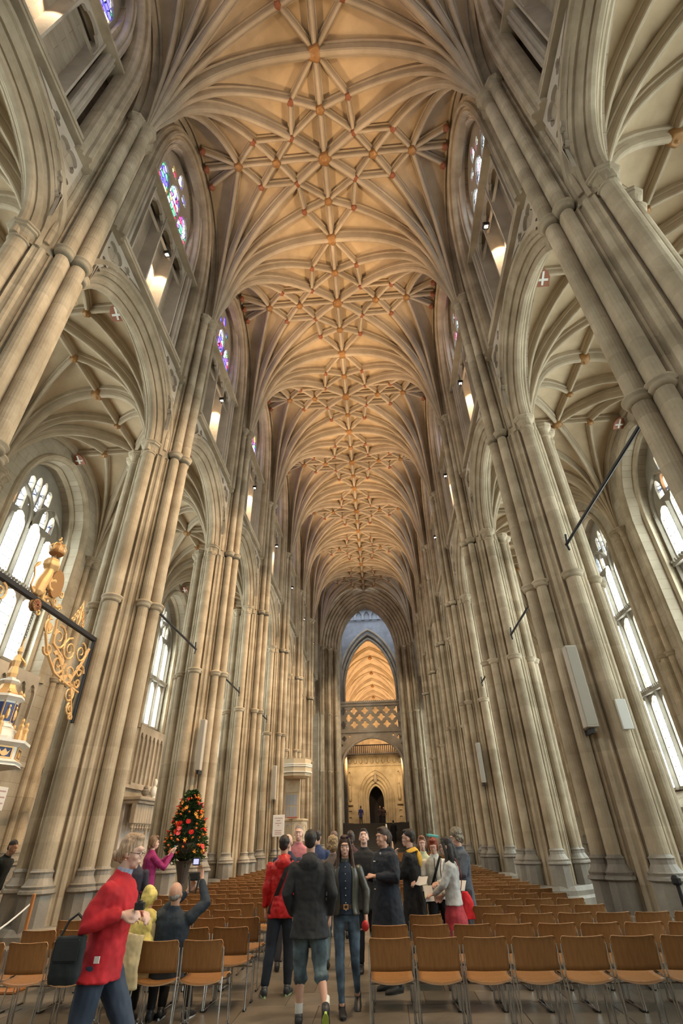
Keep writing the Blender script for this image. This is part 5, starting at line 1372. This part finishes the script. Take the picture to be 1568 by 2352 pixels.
fused('pouch', [loft([((0, 0, 0), .15, .05), ((0, 0, .06), .17, .065), ((0, 0, .25), .165, .06), ((0, 0, .34), .15, .045)], 16, 3.0)], cloth('bag_cloth', (.012, .016, .018)), bg, .012, 2, .02)
obj('flap', box(-.13, .13, -.070, -.058, .16, .32, .01), cloth('bag_flap', (.016, .02, .022)), bg)
obj('handle', tube([(-.13, 0, .32), (-.08, .02, .45), (.0, .03, .50), (.08, .02, .45), (.13, 0, .32)], .012, 6), M_RUB, bg)
o = obj('compact_camera', join(box(-.055, .055, -.02, .02, -.035, .035, .008), lathe([(.025, .02), (.025, .05)], 12)), M_RUB, loc=(-1.16, 4.84, 1.29)); o.scale = (.72, .8, .72); tag(o, 'small black camera in the hand of the woman in red', 'camera')

# seated pair
SIT = {'L': [(-.12, .42, .50), (-.12, .42, .09), 0.0], 'R': [(.12, .42, .50), (.12, .42, .09), 0.0]}
def ex_sit(body, T, HM, ARM): pass
figure('balding man in dark navy jacket seated with both arms raised to photograph', (-1.78, 7.34, 0), 0, 1.72, lean=-.02, pelvis=(0, .10, .52), yaw=-.1, nod=.25, hair='bald', hc=(.26, .24, .22), skin=SKIN,
       arms={'L': [(-.24, .22, 1.42), (.02, .36, 1.62), ((.5, .3, .8), (0, -1, 0), .7)], 'R': [(.36, .10, 1.52), (.22, .26, 1.76), ((-.3, .3, .9), (0, -1, 0), .6)]}, legs={'L': [(-.13, .50, .50), (-.15, .50, .09), .1], 'R': [(.13, .50, .50), (.17, .50, .09), -.2]},
       top=dict(c=(.020, .032, .048), hem=.86, w=1.12, fold=.03), bottom=dict(c=(.012, .012, .014)), shoes=(.02, .02, .022), sole=(.6, .62, .6), vox=.011, face=False, extra=ex_sit)
cmr = empty('camera', (-1.66, 7.68, 1.34)); tag(cmr, 'black camera with dangling strap held up by the seated man', 'camera')
obj('body', box(-.07, .07, -.03, .03, -.045, .045, .01), M_RUB, cmr); obj('lens', lathe([(.035, .0), (.038, .08), (.03, .08)], 14), M_RUB, cmr, rot=(-pi/2, 0, 0)); obj('strap', tube([(-.06, -.03, 0), (-.02, -.06, -.15), (.05, -.06, -.17), (.07, -.03, 0)], .012, 5), M_RUB, cmr)
ph = empty('phone_camera', (-1.64, 7.62, 1.50)); tag(ph, 'small camera with a bright blue screen held above the crowd', 'camera')
obj('case', box(-.045, .045, -.012, .012, -.045, .045, .006), M_RUB, ph); obj('screen', box(-.034, .034, -.014, -.0125, -.032, .025), glow('lit_screen', (.35, .35, .95), 1.2), ph)
def ex_scarf(body, T, HM, ARM):
    m = cloth('olive_scarf', (.62, .52, .16), .8, .35)
    fused('scarf', [ell(T((0, -.03, 1.44)), .19, .15, .10), ell(T((0, -.14, 1.33)), .16, .06, .16), ell(T((.10, -.16, 1.18)), .10, .05, .15), xf(ell((0, -.03, .12), .096, .11, .12), HM)], m, body, .012, 1, .05)
figure('seated person in beige coat with olive yellow scarf behind the woman in red', (-2.13, 7.34, 0), 0, 1.66, pelvis=(0, .12, .52), legs=SIT, hair=None, face=False, vox=.013, hands=False,
       arms={'L': [(-.22, .05, 1.14), (-.10, .25, 1.0)], 'R': [(.22, .05, 1.14), (.10, .25, 1.0)]}, top=dict(c=(.42, .34, .19), hem=.84, w=1.2, fold=.03), bottom=dict(c=(.012, .01, .014)), extra=ex_scarf)
o = fused('draped_coat', [loft([((-2.18, 7.02, .40), .24, .045), ((-2.18, 7.03, .62), .22, .05), ((-2.16, 7.08, .86), .20, .05)], 14, 2.6)], cloth('beige_coat', (.46, .38, .22)), None, .012, 2, .03); tag(o, 'beige coat draped over a chair back behind woman in red', 'coat')
figure('dark coated person half hidden behind the face of the woman in red', (-3.30, 9.6, 0), .3, 1.66, hair='short', hc=(.05, .035, .03), top=dict(c=(.03, .03, .05), hem=.8), bottom=dict(c=(.02, .02, .03)), face=False, hands=False, vox=.014)
# purple woman photographing the flowers
figure('woman in magenta cardigan holding up a phone beside the flowers', (-4.38, 12.9, 0), -.9, 1.83, hair='bob', hc=(.20, .12, .07), yaw=-.2, female=True, skin=SKIN2, face=True, vox=.012,
       arms={'L': [(-.18, .24, 1.22), (-.05, .40, 1.42), ((.2, .3, 1), (0, 1, 0), .5)], 'R': [(.22, .22, 1.20), (.10, .42, 1.45), ((-.2, .3, 1), (0, 1, 0), .5)]}, top=dict(c=(.27, .016, .12), hem=.80, w=1.12, hemw=1.2, fold=.035, name='cardigan'), bottom=dict(c=(.03, .03, .05)))
o = obj('phone', box(-.04, .04, -.006, .006, -.075, .075, .004), nmat('teal_case', (.05, .35, .36), .4), loc=(-4.0, 13.25, 1.58), rz=-.9); tag(o, 'teal phone held by the woman in magenta cardigan', 'phone')
figure('person in black coat bending forward at the far left edge', (-7.35, 12.1, 0), -pi/2, 1.85, lean=.30, hair='crop', hc=(.05, .04, .035), top=dict(c=(.014, .016, .014), hem=.7, w=1.15), bottom=dict(c=(.012, .012, .014)), face=False, hands=False, vox=.014)

# the group in the central aisle
def ex_rm(body, T, HM, ARM): strap(body, T, -1, (.012, .012, .014), w_=.028)
figure('man in shiny red hooded jacket seen from behind, black strap across back', (-.70, 8.8, 0), .12, 1.75, yaw=-.25, hair='short', hc=(.022, .016, .013), top=dict(c=(.46, .012, .014), hem=.80, w=1.12, hood=True, rough=.4, fold=.04), bottom=dict(c=(.016, .024, .038), w=1.1),
       legs={'L': [(-.14, .02, .50), (-.20, -.04, .09), .2], 'R': [(.10, .03, .50), (.10, .02, .09), -.25]}, shoes=(.04, .05, .06), sole=(.45, .62, .35), face=False, vox=.011, extra=ex_rm)
figure('boy in dark grey hooded sweater and rolled denim shorts, back to camera', (-.13, 7.42, 0), 0, 1.79, yaw=-.05, hair='short', hc=(.020, .015, .012), top=dict(c=(.022, .024, .028), hem=.74, w=1.16, hood=True, fold=.03), bottom=dict(c=(.085, .125, .145), end=.30, w=1.16, an=.070, var=.6, fold=.03),
       arms={'L': [(-.27, -.06, 1.14), (-.20, .08, .92)], 'R': [(.27, -.05, 1.14), (.22, .10, .92)]}, legs={'L': [(-.11, .08, .50), (-.12, .08, .09), .15], 'R': [(.12, -.02, .50), (.20, -.20, .20), .1, -.75]}, shoes=(.03, .03, .035), sole=(.50, .70, .12), face=False, socks=True, vox=.010)
def ex_yw(body, T, HM, ARM):
    obj('belt', loft([(T((0, 0, .985)), .150, .120), (T((0, 0, 1.025)), .148, .118)], 20, 2.2), nmat('belt_leather', (.05, .03, .02), .5), body)
    obj('buckle', xf(plate([(-.03, -.026), (.03, -.026), (.03, .026), (-.03, .026)], [[(-.02, -.016), (-.02, .016), (.02, .016), (.02, -.016)]], .008), Matrix.Translation(T((0, .135, 1.005))) @ Matrix.Rotation(pi/2, 4, 'X')), M_GOLD, body)
    g = join(*[ell((sg*.035, .055, .205), .026, .012, .016) for sg in (-1, 1)])
    obj('sunglasses', xf(g, HM), nmat('dark_lens', (.03, .015, .05), .1), body)
figure('young woman with long brown hair in olive leather jacket and denim shirt, facing camera', (.26, 7.98, 0), pi+.06, 1.72, nod=-.04, hair='long', hc=(.075, .04, .025), female=True, skin=SKIN2,
       arms={'L': [(-.27, -.02, 1.15), (-.25, .06, .90), ((0, .15, -1), (1, .2, 0), .7)], 'R': [(.27, -.02, 1.15), (.30, .10, .92), ((.1, .3, -1), (-1, .2, 0), .7)]},
       legs={'L': [(-.10, .02, .50), (-.12, -.20, .13), -.05, -.45], 'R': [(.09, .06, .50), (.07, .10, .09), .1]}, top=dict(c=(.060, .062, .050), inner=(.018, .032, .060), open=.52, hem=.92, rough=.35, buttons=7, wr=.040, w=1.0),
       bottom=dict(c=(.07, .115, .17), w=.84, an=.045, var=.65), shoes=(.012, .012, .014), vox=.0085, extra=ex_yw)
o = obj('phone', box(-.03, .03, -.006, .006, -.07, .07, .006), M_RUB, loc=(-.06, 7.86, .80)); tag(o, 'dark phone held low by the young woman facing the camera', 'phone')
o = obj('red_purse', ell((0, 0, 0), .045, .03, .055), nmat('red_leather', (.50, .02, .02), .4), loc=(.50, 7.88, .80), smooth=True); tag(o, 'small red purse in the other hand of the young woman', 'purse')
def ex_duf(body, T, HM, ARM):
    for i in range(5): obj('toggle', xf(limb([((-.025, 0, 0), .008), ((.025, 0, 0), .008)], 6), Matrix.Translation(T((.02, .155, 1.36-i*.105)))), M_WHITE, body)
    obj('scarf_end', sweep_band([T((-.05, .09, 1.46)), T((-.06, .135, 1.37)), T((-.055, .158, 1.25)), T((-.05, .146, 1.08))], .022), cloth('pale_scarf', (.45, .45, .52), .8, .5), body)
figure('heavy set person in navy duffle coat with toggles turned to the left', (.78, 8.95, 0), pi*.66, 1.82, hair='tail', hc=(.055, .035, .025), skin=SKIN, yaw=.15, build=1.12,
       arms={'L': [(-.30, .0, 1.18), (-.16, .26, 1.20), ((.6, .6, .2), (0, -.3, -1), 1.0)], 'R': [(.30, -.06, 1.16), (.24, .18, 1.16), ((-.3, 1, .1), (-.3, 0, -1), 1.0)]}, top=dict(c=(.012, .017, .028), hem=.62, w=1.26, hood=True, fold=.03), bottom=dict(c=(.03, .045, .07)), vox=.010, extra=ex_duf)
figure('young man in black coat tilting his head up in the aisle', (.44, 10.1, 0), pi, 1.83, nod=.42, hair='short', hc=(.04, .03, .022), skin=SKIN2, top=dict(c=(.014, .014, .016), hem=.72, w=1.15), bottom=dict(c=(.012, .012, .014)), vox=.012)
figure('curly blonde woman in taupe coat seen from behind', (-.12, 10.4, 0), 0, 1.72, hair='curly', hc=(.30, .20, .10), female=True, top=dict(c=(.13, .10, .085), hem=.7), bottom=dict(c=(.25, .33, .36)), face=False, hands=False, vox=.013, extra=lambda b, T, H, A: strap(b, T, -1))
figure('dark haired man in blue jacket seen from behind beyond the boy', (-.62, 12.3, 0), .1, 1.86, hair='short', hc=(.035, .022, .018), top=dict(c=(.025, .045, .12), hem=.8), bottom=dict(c=(.03, .03, .04)), face=False, hands=False, vox=.014)
figure('grey haired man in pink shirt facing camera above the boy', (-.86, 11.3, 0), pi, 1.93, hair='crop', hc=(.22, .17, .14), skin=SKIN2, top=dict(c=(.45, .16, .18), hem=.9), bottom=dict(c=(.05, .05, .06)), hands=False, vox=.013)
figure('bald man in dark navy top partly hidden behind the red jacket', (-.90, 10.3, 0), .2, 1.78, hair=None, skin=SKIN2, top=dict(c=(.02, .025, .05), hem=.85), bottom=dict(c=(.03, .03, .04)), face=False, hands=False, vox=.013)
figure('brown haired visitor far down the central aisle above the young woman', (-.36, 13.4, 0), 0, 1.84, hair='short', hc=(.16, .10, .08), top=dict(c=(.06, .05, .05), hem=.8), bottom=dict(c=(.03, .03, .04)), face=False, hands=False, vox=.016)
figure('dark haired visitor in maroon far down the aisle beside the tall man', (.03, 13.2, 0), 0, 1.83, hair='bob', hc=(.05, .03, .025), top=dict(c=(.07, .03, .035), hem=.8), bottom=dict(c=(.03, .03, .04)), face=False, hands=False, vox=.016)
# the group on the right
def ex_robe(body, T, HM, ARM):
    fused('yellow_hood', [loft([(T((0, -.03, 1.44)), .155, .115), (T((0, -.01, 1.50)), .085, .08)], 16), ell(T((0, -.14, 1.36)), .10, .04, .10)], cloth('yellow_silk', (.62, .36, .04)), body, .011, 1, .01)
figure('man with glasses in black robe with yellow hood, hand at chin', (1.20, 9.85, 0), pi*.42, 1.80, hair='short', hc=(.022, .016, .013), skin=SKIN2, glasses=True, arms={'L': [(-.22, .10, 1.16), (-.06, .22, 1.38), ((.2, .2, 1), (0, -1, 0), .9)], 'R': [(.25, .04, 1.14), (.10, .24, 1.30), ((-.2, .4, .9), (0, -1, 0), .7)]},
       top=dict(c=(.009, .009, .010), hem=.20, w=1.18, hemw=1.25, name='robe', fold=.035), bottom=dict(c=(.01, .01, .012)), vox=.011, extra=ex_robe)
def ex_white(body, T, HM, ARM):
    strap(body, T, 1, (.012, .012, .012), w_=.02); obj('zip', sweep_band([T((0, .125, 1.46)), T((0, .150, 1.30)), T((0, .140, 1.1))], .006), M_RUB, body)
figure('red haired woman in white zipped jacket looking down at a leaflet', (1.60, 10.0, 0), pi-.15, 1.69, nod=-.45, hair='bob', hc=(.26, .05, .02), female=True, skin=SKIN2, arms={'L': [(-.20, .12, 1.14), (-.02, .34, 1.13), ((.4, 1, 0), (0, 0, -1), .6)], 'R': [(.26, .08, 1.14), (.34, .33, 1.14), ((.2, 1, .1), (-.5, 0, -1), .6)]},
       top=dict(c=(.66, .65, .58), hem=.90, w=1.1, fold=.025), bottom=dict(c=(.015, .018, .02)), vox=.011, extra=ex_white)
o = obj('leaflet', xf(plate([(-.10, -.07), (.0, -.085), (.10, -.06), (.10, .07), (0, .06), (-.10, .08)], [], .004), Matrix.Rotation(.8, 4, 'X')), M_PAPER, loc=(1.33, 9.66, 1.13), rz=-.5); tag(o, 'folded white leaflet held out by the red haired woman', 'leaflet')
hat = empty('paper_fan', (1.60, 9.93, 1.70)); hat.scale = (.8, .8, .8); hat.rotation_euler = (.25, .12, .5); tag(hat, 'teal folded paper hat piece above the red haired woman', 'hat')
obj('fold', prism([(-.13, -.04), (.12, -.05), (.14, .03), (.0, .07), (-.14, .03)], 0, .03), nmat('teal_paper', (.10, .38, .36), .6), hat)
obj('pin', tube([(-.04, 0, .02), (-.05, 0, .10)], .008, 5), M_CHROME, hat)
figure('auburn haired woman in pale yellow top behind the white jacket', (1.50, 11.4, 0), pi, 1.70, hair='bob', hc=(.24, .10, .05), female=True, skin=SKIN2, top=dict(c=(.55, .55, .36), hem=.9), bottom=dict(c=(.03, .03, .04)), hands=False, vox=.013)
def ex_gs(body, T, HM, ARM): strap(body, T, 1, (.25, .05, .05), w_=.010)
figure('long black haired woman in light grey sweater and red skirt, turned left', (1.78, 9.45, 0), pi*.42, 1.67, nod=-.12, hair='long', hc=(.018, .014, .013), female=True, skin=SKIN2, glasses=True, arms={'L': [(-.20, .10, 1.14), (-.10, .30, 1.02), ((.1, 1, -.2), (0, 0, -1), .6)], 'R': [(.23, .02, 1.13), (.18, .20, .98), ((-.1, 1, -.4), (-1, 0, -.3), .6)]},
       top=dict(c=(.50, .51, .50), hem=.88, w=1.05, fold=.025, name='sweater'), bottom=dict(c=(.38, .035, .05), skirt=.48), vox=.010, extra=ex_gs)
o = obj('leaflet', xf(plate([(-.07, -.10), (.07, -.10), (.07, .10), (-.07, .10)], [], .003), Matrix.Rotation(1.2, 4, 'X')), M_PAPER, loc=(1.42, 9.50, .98), rz=.3); tag(o, 'pale sheet of paper held low by the grey sweater woman', 'leaflet')
def ex_bg(body, T, HM, ARM): pass
figure('grey blonde curly haired woman in blue grey coat at right of group', (2.08, 10.5, 0), pi*.60, 1.79, nod=-.2, hair='curly', hc=(.20, .17, .12), female=True, skin=SKIN2, arms={'L': [(-.22, .08, 1.14), (-.08, .26, 1.06), ((.2, 1, 0), (0, 0, -1), .6)], 'R': [(.34, -.10, 1.16), (.22, .12, 1.04), ((-.5, .8, -.1), (0, 0, -1), .6)]},
       top=dict(c=(.085, .10, .125), hem=.40, w=1.12, hemw=1.1, name='coat', fold=.03), bottom=dict(c=(.03, .03, .035)), vox=.011)
o = fused('red_bag', [loft([((0, 0, 0), .14, .10), ((0, 0, .2), .12, .08), ((0, 0, .34), .05, .04)], 14, 2.4)], cloth('red_bag_cloth', (.60, .015, .02)), None, .012, 2, .03); o.location = (2.02, 10.0, .62); tag(o, 'bright red cloth bag hanging between the grey sweater and blue grey coat', 'bag')
o = obj('leaflet', xf(plate([(-.06, -.08), (.06, -.08), (.06, .08), (-.06, .08)], [], .003), Matrix.Rotation(.9, 4, 'X')), M_PAPER, loc=(1.98, 9.90, 1.04), rz=-.6); tag(o, 'white sheet of paper at the hip of the grey sweater woman', 'leaflet')
o = obj('name_badge', ell((0, 0, 0), .03, .008, .06), nmat('lime_plastic', (.55, .70, .05), .5), loc=(1.38, 9.55, .96)); tag(o, 'lime yellow oval tag hanging under the white leaflet', 'tag')
# distant figures
figure('dark robed figure standing on the steps before the golden screen', (1.55, 52.75, 7*.17), 0, 1.8, hair='short', hc=(.01, .01, .01), top=dict(c=(.006, .006, .007), hem=.3, w=1.2, name='robe'), bottom=dict(c=(.006, .006, .007)), face=False, hands=False, vox=.03)
figure('figure in blue jacket beside the far choir screen doorway', (-1.75, 62.6, ZC), .3, 1.75, hair='short', hc=(.02, .015, .012), top=dict(c=(.02, .03, .16), hem=.7), bottom=dict(c=(.02, .02, .03)), face=False, hands=False, vox=.03)
for x, y, lb in ((.35, 62.8, 'tall dark figure standing inside the far doorway'), (.75, 62.4, 'shorter dark figure at the right of the far doorway')):
    figure(lb, (x, y, ZC), pi, 1.75 if x < .5 else 1.62, hair='short', hc=(.05, .03, .02), top=dict(c=(.03, .015, .015), hem=.8), bottom=dict(c=(.02, .02, .03)), face=False, hands=False, vox=.03)
